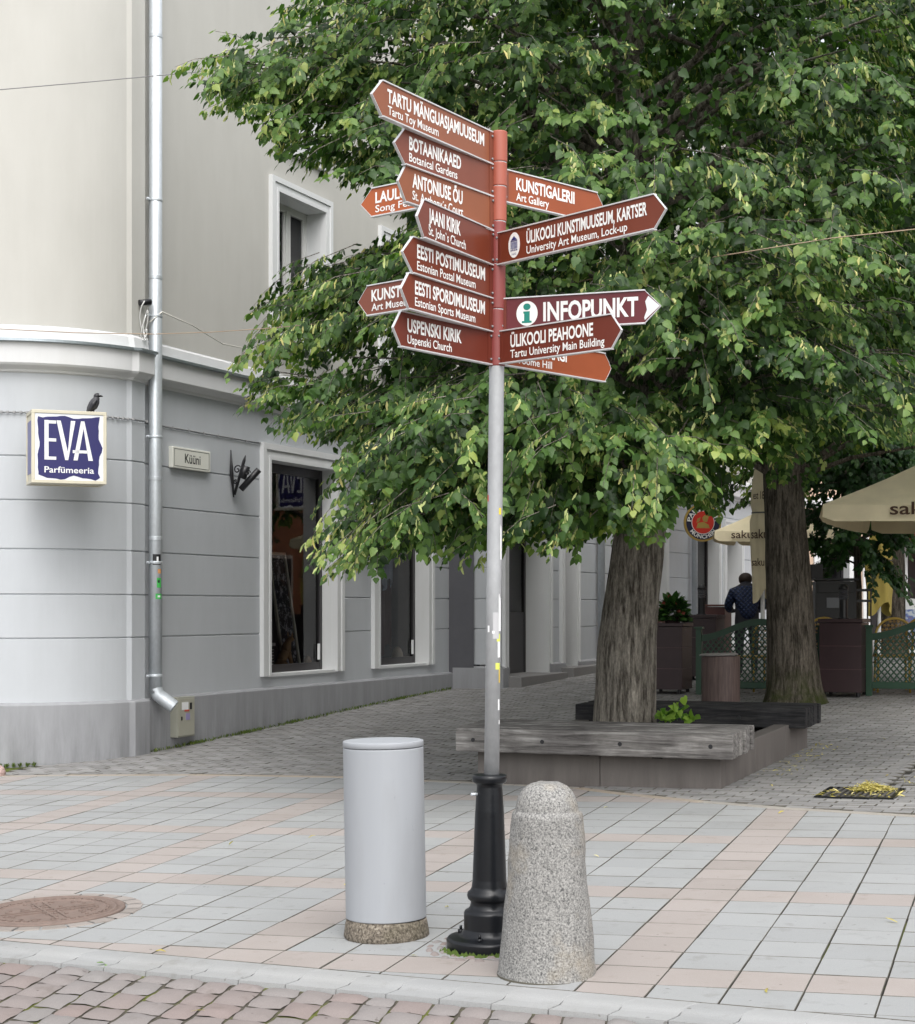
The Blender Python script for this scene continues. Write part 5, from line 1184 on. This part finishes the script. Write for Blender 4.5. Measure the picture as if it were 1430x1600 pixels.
planter_box('planter_box', 2.83, 22.15, .47, .47, .93, 'brown planter box holding the flowering plant', rU)
planter_box('planter_box', 4.87, 20.95, .52, .52, .97, 'dark brown planter box right of the mossy trunk carrying a louvred lamp', rU)
planter_box('planter_box', 3.60, 24.4, .52, .5, .95, 'brown planter box behind the green lattice carrying a lamp', rU)
for x, y, lb in ((3.58, 24.4, 'black domed path lamp on the box behind the lattice fence'), (4.86, 20.95, 'black domed path lamp on the box right of the mossy trunk')):
    z = zg(x, y) + (.95 if y > 22 else .97); o = thing('path_lamp', (x, y, z), lb, 'lamp', 'black domed lamps on planter boxes'); s_ = .95
    b = MB(); b.lathe([(.075, 0), (.075, .012), (.052, .014), (.050, .24), (.056, .245)], (0, 0, 0), 20); b.build('post', M['black'], o, world=False)
    b = MB()
    for k in range(5): b.lathe([(.05, .25 + .025 * k), (.06, .255 + .025 * k), (.06, .262 + .025 * k), (.05, .268 + .025 * k)], (0, 0, 0), 20)
    b.build('louvre', plain('louvre_dark', (.06, .06, .07), .3), o, world=False)
    b = MB(); b.lathe([(.062, .37), (.062, .385), (.055, .41), (.035, .432), (.001, .44)], (0, 0, 0), 20, cap1=False); b.build('dome', M['black'], o, world=False)
for x, y, w, lb in ((3.95, 25.3, .34, 'low reddish brown cabinet behind the lattice, right of the lamp'), (2.95, 24.9, .36, 'low reddish brown cabinet behind the flowering plant')):
    z = zg(x, y); o = thing('cabinet', (x, y, z), lb, 'cabinet', None, rU); b = MB(); b.box((0, 0, .53), (w, .4, 1.02)); b.build('carcass', plain('reddish_board', (.11, .04, .035), .5), o, world=False, bevel=.006); b = MB(); b.box((0, 0, 1.06), (w + .04, .44, .03)); b.build('top', plain('reddish_top', (.15, .06, .05), .5), o, world=False, bevel=.004)
# flowering plant
fx, fy = 2.86, 22.1; fz = zg(fx, fy) + .93; fp = thing('flowering_plant', (fx, fy, fz), 'bushy potted plant with red and white flowers on the left planter box', 'plant')
n = 520; v = rsn.normal(0, 1, (n, 3)); v /= np.linalg.norm(v, axis=1, keepdims=True); v[:, 2] = np.abs(v[:, 2]); rr = rsn.uniform(.5, 1, n)[:, None]; P = np.array([fx, fy, fz + .05]) + v * rr * np.array([.2, .2, .32])
leaves_mesh('foliage', P, v + [0, 0, -.3], v + rsn.normal(0, .4, (n, 3)) + [0, 0, .5], rsn.uniform(.05, .1, n), rsn.random_sample(n), leafmat('begonia_leaf', [(0, (.012, .03, .01)), (.6, (.03, .09, .02)), (1, (.09, .2, .04))], .15, .3), fp)
b = MB()
for k in range(12):
    a = rsn.uniform(0, 6.28); e2 = rsn.uniform(.1, 1.3); q = Vector((fx + .2 * math.cos(a) * math.cos(e2), fy + .2 * math.sin(a) * math.cos(e2), fz + .06 + .32 * math.sin(e2)))
    for kk in range(5): aa = kk * 1.257; b.add([q, q + Vector((.022 * math.cos(aa), -.012, .022 * math.sin(aa))), q + Vector((.026 * math.cos(aa + .6), -.014, .026 * math.sin(aa + .6))), q + Vector((.022 * math.cos(aa + 1.2), -.012, .022 * math.sin(aa + 1.2)))], [(0, 1, 2, 3)], 0 if k % 6 else 1)
b.build('flower', [plain('petal_red', (.26, .06, .035), .5), plain('petal_white', (.7, .62, .6), .5)], fp, recalc=False)
b = MB(); b.lathe([(.1, -.0), (.13, .1)], (fx, fy, fz), 16); b.build('pot', M['choc'], fp)

# lattice fences with arched tops
def lattice_fence(P0, P1, label, hpost=.86, hlow=.78, harch=.98, hbot=.12):
    P0 = Vector(P0); P1 = Vector(P1); d = (P1 - P0); L = d.length; d.normalize(); z0 = zg(*P0); o = thing('lattice_fence', (P0.x, P0.y, z0), label, 'fence', 'green lattice fences round the terrace')
    nr2 = Vector((d.y, -d.x)); Rf = Matrix(((d.x, -nr2.x, 0), (d.y, -nr2.y, 0), (0, 0, 1)))
    def q(s_, z, o2=0): v = P0 + d * s_ + nr2 * o2; return Vector((v.x, v.y, zg(*v) + z))
    for s_ in (0.0, L):
        b = MB(); b.box(q(s_, hpost / 2), (.075, .075, hpost), Rf); b.box(q(s_, hpost + .012), (.115, .115, .028), Rf); b.build('post', M['green'], o, bevel=.004, segs=1)
    arch = lambda s_: hlow + (harch - hlow) * .5 * (1 - math.cos(2 * math.pi * s_ / L))
    b = MB(); n = 24; th = .085
    for k in range(n):
        s0, s1 = .038 + (L - .076) * k / n, .038 + (L - .076) * (k + 1) / n
        b.hexa([q(s0, arch(s0) - th, .02), q(s1, arch(s1) - th, .02), q(s1, arch(s1) - th, -.02), q(s0, arch(s0) - th, -.02)], [q(s0, arch(s0), .02), q(s1, arch(s1), .02), q(s1, arch(s1), -.02), q(s0, arch(s0), -.02)])
    b.build('top_rail', M['green'], o)
    b = MB(); b.box(q(L / 2, hbot), (L - .076, .035, .085), Rf); b.build('bottom_rail', M['green'], o, bevel=.004, segs=1)
    b = MB(); st = .075
    for sgn in (1, -1):
        c = -1.2
        while c < L + 1.2:
            pts = []
            for k in range(60):
                s_ = k / 59 * L; z = (s_ - c) * sgn * 1.15 + hbot
                if hbot + .02 < z < arch(s_) - th + .01 and .03 < s_ < L - .03: pts.append((s_, z))
            if len(pts) > 1:
                (sa, za), (sb, zb) = pts[0], pts[-1]; o2 = .006 * sgn; ww = .0135
                b.hexa([q(sa, za - ww, o2 + .004), q(sb, zb - ww, o2 + .004), q(sb, zb - ww, o2 - .004), q(sa, za - ww, o2 - .004)], [q(sa, za + ww, o2 + .004), q(sb, zb + ww, o2 + .004), q(sb, zb + ww, o2 - .004), q(sa, za + ww, o2 - .004)])
            c += st
    b.build('lattice', M['green'], o); return o
fA = (.1454 * 21.65, 21.65)
lattice_fence((3.16, 21.75), (4.62, 21.15), 'green arched lattice fence running behind the mossy trunk')
lattice_fence((5.16, 20.85), (6.75, 20.2), 'green arched lattice fence at the right edge')
# woven chairs behind the fences
def cane_chair(x, y, rot, label, first=None):
    z = zg(x, y); o = thing('cane_chair', (x, y, z), label, 'chair', 'yellow cane chairs behind the lattice', rot)
    for sx_ in (-1, 1):
        for sy_2 in (-1, 1): b = MB(); b.tube([(sx_ * .2, sy_2 * .2, 0), (sx_ * .19, sy_2 * .19, .45)], .014, 8); b.build('leg', M['yellow_cane'], o, world=False)
    b = MB(); b.box((0, 0, .455), (.44, .44, .03)); b.build('seat', M['yellow_cane'], o, world=False, bevel=.01)
    b = MB(); pts = [(-.22, .2, .46)] + [(.23 * math.cos(a), .2 + .05, .72 + .22 * math.sin(a)) for a in np.linspace(math.pi, 0, 15)] + [(.22, .2, .46)]; b.tube(pts, .016, 8); b.build('back_hoop', M['yellow_cane'], o, world=False)
    b = MB()
    for i in range(-4, 5):
        for j in range(-4, 5):
            xx, zz = i * .048 + .024 * (j % 2), .70 + j * .05
            if (xx / .2) ** 2 + ((zz - .72) / .2) ** 2 < 1 or (zz < .72 and abs(xx) < .2 and zz > .5):
                for a in (0, 1.05, 2.1): b.tube([(xx - .022 * math.cos(a), .24, zz - .022 * math.sin(a)), (xx + .022 * math.cos(a), .24, zz + .022 * math.sin(a))], .004, 4)
    b.build('woven_back', plain('cane_pale', (.45, .28, .08), .6), o, world=False); return o
for x, y, a, lb in ((3.98, 21.95, 3.5, 'cane chair back showing through the lattice left of the mossy trunk'), (4.78, 22.0, 3.2, 'cane chair peeking between trunk and dark planter box'), (5.55, 21.25, 3.0, 'cane chair at the left end of the right lattice fence'), (6.05, 21.3, 2.6, 'cane chair at the right edge behind the lattice')): cane_chair(x, y, a, lb)
# brown round litter bin behind the planter
rx_, ry_ = 3.07, 19.4; rz_ = zg(rx_, ry_); o = thing('round_bin', (rx_, ry_, rz_), 'brown wood grained round litter bin with a loose grey lid', 'litter bin')
t = NT('bin_wood'); t.set(.6); t.col(t.ramp(t.noise(6, t.coord((6, 6, .5)), detail=7), [(.35, (.07, .045, .04)), (.65, (.13, .09, .08))])); b = MB(); b.lathe([(.218, .01), (.222, .02), (.222, .66), (.215, .665)], (rx_, ry_, rz_), 40); b.build('body', t.m, o)
b = MB(); b.lathe([(.226, .672), (.226, .682), (.2, .695), (.001, .70)], (0, 0, 0), 40, cap1=False); Rl = Matrix.Rotation(R(-2), 3, 'Y'); b.v = [tuple(Vector((rx_, ry_, rz_)) + Rl @ Vector(v)) for v in b.v]; b.build('lid', plain('bin_lid', (.2, .19, .18), .5), o)

# parasols
def parasol(name, x, y, half, ztop, zedge, val, rot, label, texts, far=False):
    z = zg(x, y); o = thing(name, (x, y, z), label, 'parasol', None, rot); b = MB(); b.lathe([(.022, 0), (.022, ztop - z)], (0, 0, 0), 14); b.build('pole', M['white'], o, world=False)
    b = MB(); b.box((0, 0, .05), (.6, .6, .1)); b.build('base', plain('slab_grey', (.2, .2, .2), .8), o, world=False, bevel=.01)
    ze, zt = zedge - z, ztop - z; n = 8; vs = [(0, 0, zt)]; cs = [(-half, -half), (half, -half), (half, half), (-half, half)]
    b = MB()
    for k in range(4):
        a, c = Vector(cs[k]), Vector(cs[(k + 1) % 4]); grid = []
        for i in range(n + 1):
            for j in range(n + 1):
                e = a.lerp(c, j / n) * (i / n); sag = -.05 * half * math.sin(math.pi * i / n) * .7 - .04 * math.sin(math.pi * j / n) * (i / n); grid.append((e.x, e.y, zt + (ze - zt) * i / n + sag))
        b.add(grid, [(i * (n + 1) + j, i * (n + 1) + j + 1, (i + 1) * (n + 1) + j + 1, (i + 1) * (n + 1) + j) for i in range(n) for j in range(n)], sm=True)
    cp = b.build('canopy', M['cream'], o, world=False, recalc=False)
    for k in range(4):
        a, c = Vector(cs[k]), Vector(cs[(k + 1) % 4]); b = MB(); m = 24; vs = []
        for j in range(m + 1):
            e = a.lerp(c, j / m); sg2 = -.04 * math.sin(math.pi * j / m); out = Vector(((c - a).y, -(c - a).x)).normalized() * (.03 + .012 * math.sin(j * 1.9)); dd = val * (1 - (.25 if j in (0, m) else 0))
            vs += [(e.x, e.y, ze + sg2), (e.x + out.x, e.y + out.y, ze - dd + sg2 * .6)]
        b.add(vs, [(2 * j, 2 * j + 1, 2 * j + 3, 2 * j + 2) for j in range(m)], sm=True); vo = b.build('valance', M['cream'], o, world=False, recalc=False)
        if k in texts:
            body, s0, s1, y0, cap = texts[k]; ex = (c - a).normalized(); ou = Vector((ex.y, -ex.x)); org = Vector((a.x + ou.x * .05, a.y + ou.y * .05, ze - val)); Mx = frame(org, (ex.x, ex.y, 0), (0, 0, 1)); tb = MB()
            put_text(tb, body, Mx, s0, s1, y0, cap, .012, lift=.004); tb.build('lettering', M['brown_ink'], vo, world=False)
    b = MB()
    for cx2, cy2 in cs: b.tube([(0, 0, ze + .05), (cx2 * .98, cy2 * .98, ze - .005)], .012, 6)
    b.build('rib', M['white_frame'], o, world=False); return o
# near one, cropped by the right edge: its left corner at (1284,786)
cn = at(1286, 788, 19.6); hf = 1.75; rt = R(-23); ctr = Vector((cn.x, cn.y)) + Matrix.Rotation(rt, 2) @ Vector((hf, hf))
parasol('parasol', ctr.x, ctr.y, hf, 3.95, cn.z, .2, rt, 'large cream parasol at the right edge with brown lettering on its valance', {0: ('saku', .78, 1.28, .06, .14), 3: ('saku', 1.2, 1.7, .05, .12)})
cn = at(1117, 829, 27.0); hf = 1.0; rt = R(-20); ctr = Vector((cn.x, cn.y)) + Matrix.Rotation(rt, 2) @ Vector((hf, hf))
parasol('parasol', ctr.x, ctr.y, hf, 3.55, cn.z, .17, rt, 'smaller open cream parasol beyond the closed one with brown lettering', {0: ('saku', .28, .62, .04, .12), 2: ('saku', .6, 1.0, .04, .12)})
def closed_parasol(x, y, zb, zt, r, label, mat, texts, rot=0.0):
    z = zg(x, y); o = thing('closed_parasol', (x, y, z), label, 'parasol', None, rot); b = MB(); b.lathe([(.03, 0), (.03, zt - z + .1)], (.0, 0, 0), 14); b.build('pole', M['white'], o, world=False)
    b = MB(); b.box((0, 0, .05), (.6, .6, .1)); b.build('base', plain('slab_grey2', (.2, .2, .2), .8), o, world=False, bevel=.01)
    b = MB(); n, m = 40, 16; vs = []
    for i in range(m + 1):
        f = i / m; zz = zb - z + (zt - zb) * f; rr = r * (.78 + .3 * f * (1 - f) * 2) * (1 - .55 * f ** 4) * (.82 if abs(f - .56) < .04 else 1)
        for k in range(n): a = 2 * math.pi * k / n; q = rr * (1 + .13 * math.sin(a * 4 + 2 * f) + .06 * math.sin(a * 9 + f * 5)); vs.append((q * math.cos(a), q * math.sin(a), zz - (.12 * (1 + math.sin(a * 2 + .6)) if i == 0 else 0)))
    b.add(vs, [(i * n + k, i * n + (k + 1) % n, (i + 1) * n + (k + 1) % n, (i + 1) * n + k) for i in range(m) for k in range(n)], sm=True); cv = b.build('folded_canopy', mat, o, world=False, recalc=False)
    b = MB(); zz = zb - z + (zt - zb) * .56; b.lathe([(r * .86, zz - .01), (r * .87, zz), (r * .86, zz + .01)], (0, 0, 0), 24, cap0=False, cap1=False); b.build('strap', plain('strap_grey', (.12, .12, .11), .7), o, world=False)
    for body, w, y0, cap, a0 in texts:
        tb = MB(); Mx = Matrix.Identity(4); put_text(tb, body, Mx, -w / 2, w / 2, 0, cap, .012, lift=0); R_ = r * 1.22
        tb.v = [(R_ * math.sin(x_ / R_ + a0), -R_ * math.cos(x_ / R_ + a0), y0 - z + y_) for x_, y_, _ in tb.v]; tb.build('lettering', M['brown_ink'], cv, world=False, recalc=False)
    return o
px_ = at(1192, 900, 22.6); closed_parasol(px_.x, px_.y, 1.98, 3.75, .175, 'closed cream parasol with brown lettering left of the mossy trunk', M['cream'], [('saku', .24, 2.62, .12, -.42), ('est 1820', .22, 3.15, .1, -.3), ('saku', .18, 2.25, .1, -.5)])
px_ = at(1374, 900, 27.5); closed_parasol(px_.x, px_.y, 1.78, 3.0, .24, 'folded yellow parasol on a white pole at far right', plain('yellow_cloth', (.42, .33, .08), .8), [('saku', .26, 2.25, .12, -.1)])

# hanging round beer sign
ctr = at(1098.5, 816.4, 31.5); o = thing('round_sign', ctr, 'round beer sign with gold rim, navy ring and red centre on the far front', 'pub sign'); rr = .36
Mr = frame(ctr, (U.y * .97, -.1, 0), (0, 0, 1)); Mr = frame(ctr, (1, .12, 0), (0, 0, 1))
def disc(r, z, d): b = MB(); b.ext([(r * math.cos(a), r * math.sin(a)) for a in np.linspace(0, 2 * math.pi, 49)[:-1]], d, Mr @ Matrix.Translation((0, 0, z))); return b
gold = plain('sign_gold', (.4, .27, .06), .4); disc(rr, -.06, .06).build('rim', gold, o)
nv_ = disc(rr * .90, .0, .006).build('navy_ring', plain('sign_navy', (.008, .009, .04), .4), o); disc(rr * .62, .006, .003).build('white_line', M['white'], nv_); rd_ = disc(rr * .585, .009, .004).build('red_centre', plain('sign_red', (.62, .03, .015), .4), nv_)
b = MB(); k_ = rr
for pl_ in ([(-.36, -.30), (.36, -.30), (.30, -.12), (.05, .02), (-.28, -.02)], [(-.36, -.02), (-.2, .06), (-.12, .28), (-.3, .2)], [(.0, .06), (.22, .02), (.3, .3), (.1, .4), (-.05, .25)]): b.ext([(x * k_, y * k_) for x, y in pl_], .003, Mr @ Matrix.Translation((0, 0, .013)))
b.build('emblem', [gold], rd_)
tb = MB()
def arc_text(body, r, a_mid, span, cap, up):
    vs, fs = text_geo(body, .03); a, c = min(v.x for v in vs), max(v.x for v in vs); out = []
    for v in vs:
        u = (v.x - a) / (c - a) - .5; h = v.y / CAPH * cap
        if up: an = a_mid - u * span; q = r + h
        else: an = a_mid + u * span; q = r + cap - h
        out.append(Mr @ Vector((q * math.cos(an), q * math.sin(an), .0075)))
    tb.add(out, fs)
arc_text('PAULANER', rr * .65, math.pi / 2, 3.0, rr * .2, True); arc_text('MÜNCHEN', rr * .65, -math.pi / 2, 2.0, rr * .19, False); tb.build('lettering', white_l, nv_)
b = MB(); b.tube([ctr + Vector((-.5, .35, rr + .03)), ctr + Vector((.1, 0, rr + .03))], .015, 8); b.build('arm', M['black'], o)

# person from behind
hx_, hy_ = 4.28, 24.6; hz_ = zg(hx_, hy_); pe = thing('person', (hx_, hy_, hz_), 'person seen from behind in a navy quilted jacket, head bent, beyond the lattice', 'person')
G = lambda x, y, z: Vector((hx_ + x, hy_ + y, hz_ + z)); skin_m = plain('skin', (.45, .28, .2), .5)
skin_obj('body', [(G(0, 0, .88), .14), (G(0, .02, 1.1), .15), (G(0, .05, 1.26), .145), (G(0, .1, 1.38), .06), (G(0, .16, 1.46), .07), (G(-.18, .06, 1.27), .07), (G(-.25, .08, 1.05), .055), (G(-.18, .28, .98), .04), (G(-.1, .36, .98), .025), (G(.18, .06, 1.27), .07), (G(.25, .08, 1.05), .055), (G(.18, .28, .98), .04), (G(.1, .36, .98), .025), (G(-.1, 0, .82), .1), (G(-.11, .02, .45), .068), (G(-.11, 0, .07), .045), (G(-.12, .13, .035), .035), (G(.1, 0, .82), .1), (G(.11, .02, .45), .068), (G(.11, 0, .07), .045), (G(.12, .13, .035), .035)],
         [(0, 1), (1, 2), (2, 3), (3, 4), (2, 5), (5, 6), (6, 7), (7, 8), (2, 9), (9, 10), (10, 11), (11, 12), (0, 13), (13, 14), (14, 15), (15, 16), (0, 17), (17, 18), (18, 19), (19, 20)], plain('trousers_dark', (.03, .03, .04), .8), pe, 2)
t = NT('navy_quilt'); t.set(.6, 0, .4); v1 = t.n('TexWave'); v1.inputs['Scale'].default_value = 6.5; t.l(t.coord((1, 1, 1), (0, R(45), 0)), v1.inputs['Vector']); v2 = t.n('TexWave'); v2.inputs['Scale'].default_value = 6.5; t.l(t.coord((1, 1, 1), (0, R(-45), 0)), v2.inputs['Vector'])
m_ = t.mix(1.0, v1.outputs['Color'], v2.outputs['Color'], 'MULTIPLY'); t.col(t.ramp(m_, [(.0, (.006, .01, .03)), (.25, (.018, .035, .1))])); t.bump(m_, .8, .02)
skin_obj('jacket', [(G(0, -.01, .82), .165), (G(0, .0, 1.02), .172), (G(0, .04, 1.24), .168), (G(0, .085, 1.35), .075), (G(-.2, .05, 1.25), .085), (G(-.27, .07, 1.05), .07), (G(-.21, .24, .98), .052), (G(.2, .05, 1.25), .085), (G(.27, .07, 1.05), .07), (G(.21, .24, .98), .052)], [(0, 1), (1, 2), (2, 3), (2, 4), (4, 5), (5, 6), (2, 7), (7, 8), (8, 9)], t.m, pe, 2)
skin_obj('hair', [(G(0, .10, 1.38), .10), (G(0, .13, 1.46), .115), (G(0, .19, 1.5), .10)], [(0, 1), (1, 2)], plain('hair_brown', (.035, .02, .012), .6, var=.3, scale=40), pe, 2)
b = MB(); b.lathe([(.001, -.05), (.05, -.035), (.062, 0), (.05, .06), (.02, .08)], G(0, .23, 1.43), 14); b.build('face', skin_m, pe)

# black serving counter with small box, rack, boards, waste
def blackthing(name, px, py_top, w, d, h, Y, label, cat, extra=None):
    p = at(px, py_top, Y); z = zg(p.x, p.y); o = thing(name, (p.x, p.y, z), label, cat, None, rU * .3); H_ = p.z - z; b = MB(); b.box((0, 0, H_ / 2 - .02), (w, d, H_ - .04)); b.build('carcass', M['black'], o, world=False, bevel=.008); b = MB(); b.box((0, 0, H_ - .015), (w + .06, d + .06, .03)); b.build('top', M['black'], o, world=False, bevel=.005); return o, H_
o, H_ = blackthing('serving_counter', 1304, 904, .56, .5, 1.2, 23.3, 'black serving counter behind the mossy trunk and dark box', 'counter'); b = MB(); b.box((-.02, -.26, H_ - .34), (.22, .01, .14)); b.build('panel', plain('panel_grey', (.16, .17, .19), .3), o, world=False); b = MB(); b.box((0, -.262, H_ - .12), (.5, .012, .16)); b.build('drawer', M['black'], o, world=False, bevel=.004)
p = at(1275, 882, 23.5); o = thing('speaker_box', (p.x, p.y, zg(p.x, p.y)), 'small black box on a stem beside the mossy trunk', 'box'); b = MB(); b.box((p.x, p.y, p.z - .1), (.17, .17, .2)); b.build('case', M['black'], o, bevel=.006); b = MB(); b.tube([(p.x, p.y, o.location.z), (p.x, p.y, p.z - .2)], .02, 8); b.build('stem', M['black'], o)
p = at(1345, 940, 23.4); o = thing('wire_rack', (p.x, p.y, zg(p.x, p.y)), 'dark metal rack beside the young trunk', 'rack')
for sx_ in (-.12, .12):
    for sy_2 in (-.1, .1): b = MB(); b.tube([(p.x + sx_, p.y + sy_2, o.location.z), (p.x + sx_, p.y + sy_2, 1.95)], .01, 6); b.build('upright', M['black'], o)
b = MB()
for zq in (1.2, 1.5, 1.78, 1.93):
    for sy_2 in (-.1, .1): b.box((p.x, p.y + sy_2, zq), (.26, .02, .035))
    b.box((p.x, p.y, zq), (.25, .2, .008))
b.build('shelf', M['black'], o)
p = at(1424, 936, 29.5); z_ = zg(p.x, p.y); o = thing('pavement_board', (p.x, p.y, z_), 'white pavement advertising board at the right edge', 'board'); w_, h_ = .5, p.z - z_ + .02
Mb = frame((p.x - .25, p.y, z_), (1, 0, 0), (0, .15, 1)); b = MB(); b.ext([(0, .0), (w_, .0), (w_, h_ * .9)] + [(w_ / 2 + w_ / 2 * math.cos(a), h_ * .9 + h_ * .1 * math.sin(a)) for a in np.linspace(0, math.pi, 12)][1:-1] + [(0, h_ * .9)], .03, Mb); bo = b.build('panel', M['white'], o, bevel=.004)
b = MB(); b.ext([(.06, .12), (w_ - .06, .12), (w_ - .06, h_ * .8), (.06, h_ * .8)], .002, Mb @ Matrix.Translation((0, 0, .03))); t = NT('blue_print'); t.set(.4); t.col(t.ramp(t.noise(6, detail=3), [(.42, (.5, .55, .6)), (.5, (.05, .12, .4)), (.6, (.2, .1, .08))])); b.build('print', t.m, bo)
b = MB(); b.ext([(0, 0), (.02, 0), (w_ - .02, 0), (w_, 0), (w_, h_ * .85), (0, h_ * .85)], .02, frame((p.x - .25, p.y + .45, z_), (1, 0, 0), (0, -.3, 1))); b.build('rear_leg', M['white'], o)

# pale shops closing the view on the right
sb = thing('shop_row', (12, 41, .9), 'pale peach shop front with dark doors closing the street at the far right', 'building')
FC = Plane(Vector((8.5, 40.5))); 
class P2(Plane): pass
u2 = Vector((.93, .367)); n2 = Vector((.367, -.93))
class FPl:
    def p(s, t, off, z): v = Vector((8.3, 40.0)) + u2 * t + n2 * off; return Vector((v.x, v.y, z))
FCp = FPl(); mwb = MB(); peach = plaster('wall_peach', (.58, .43, .32)); greyw = plaster('wall_palegrey', (.5, .5, .48))
ops2 = [(.5, 1.3, .9, 3.2, 'door'), (1.9, 2.5, .9, 3.2, 'door'), (3.0, 3.8, .9, 3.3, 'door'), (4.6, 6.2, 1.4, 3.3, 'shop'), (7, 8.6, 1.4, 3.3, 'shop')]; tl = 0
def q4(mb, a, b, z0, z1): mb.add([FCp.p(a, 0, z0), FCp.p(b, 0, z0), FCp.p(b, 0, z1), FCp.p(a, 0, z1)], [(0, 1, 2, 3)])
for a, b_, z0, z1, k in ops2: q4(mwb, tl, a, -.5, 4.2); q4(mwb, a, b_, z1, 4.2); q4(mwb, a, b_, -.5, z0); tl = b_
q4(mwb, tl, 30, -.5, 4.2); q4(mwb, 0, 30, 4.2, 13); mwb.build('wall', peach, sb, recalc=False)
for a, b_, z0, z1, k in ops2: window(sb, FCp, (a, b_), (z0, z1), .2, .2, k, depth=.5)
for k in range(7):
    for z in (5.2, 8.6): 
        b = MB(); a = 1 + k * 2.6; pbox(b, FCp, a, a + 1.2, .005, .02, z, z + 1.9); wf = b.build('window', M['dark_frame'], sb); b = MB(); pbox(b, FCp, a + .06, a + 1.14, .02, .026, z + .06, z + 1.84); b.build('pane', plain('far_pane', (.03, .035, .04), .08), wf)
b = MB(); pbox(b, FCp, -.2, 30, .0, .14, 4.1, 4.35); b.build('cornice', M['cornice'], sb)
b = MB(); pbox(b, FCp, 2.6, 4.0, .05, .9, 3.35, 3.6); b.build('awning', plain('awning_red', (.35, .03, .03), .6), sb)
# house across the street, outside the frame but seen in the shop glass
ob = thing('opposite_building', (17, 22, .4), 'terracotta house across the street mirrored in the shop glass', 'building')
class FPo:
    def p(s, t, off, z): v = Vector((15.0, 9.0)) + U * t - N * off; return Vector((v.x, v.y, z))
FO = FPo(); b = MB(); b.add([FO.p(0, 0, -1), FO.p(75, 0, -1), FO.p(75, 0, 7.6), FO.p(0, 0, 7.6)], [(0, 1, 2, 3)]); b.add([FO.p(0, 0, -1), FO.p(0, -8, -1), FO.p(0, -8, 7.6), FO.p(0, 0, 7.6)], [(3, 2, 1, 0)]); b.build('wall', plaster('wall_terracotta', (.42, .2, .12)), ob, recalc=False)
for k in range(20):
    for z in (1.4, 5.2):
        b = MB(); a = 1.2 + 3.6 * k; pbox(b, FO, a, a + 1.6, .0, .06, z, z + 2.2); wf = b.build('window', M['trim'], ob); b = MB(); pbox(b, FO, a + .14, a + 1.46, .06, .07, z + .14, z + 2.06); b.build('pane', M['dark_frame'], wf)
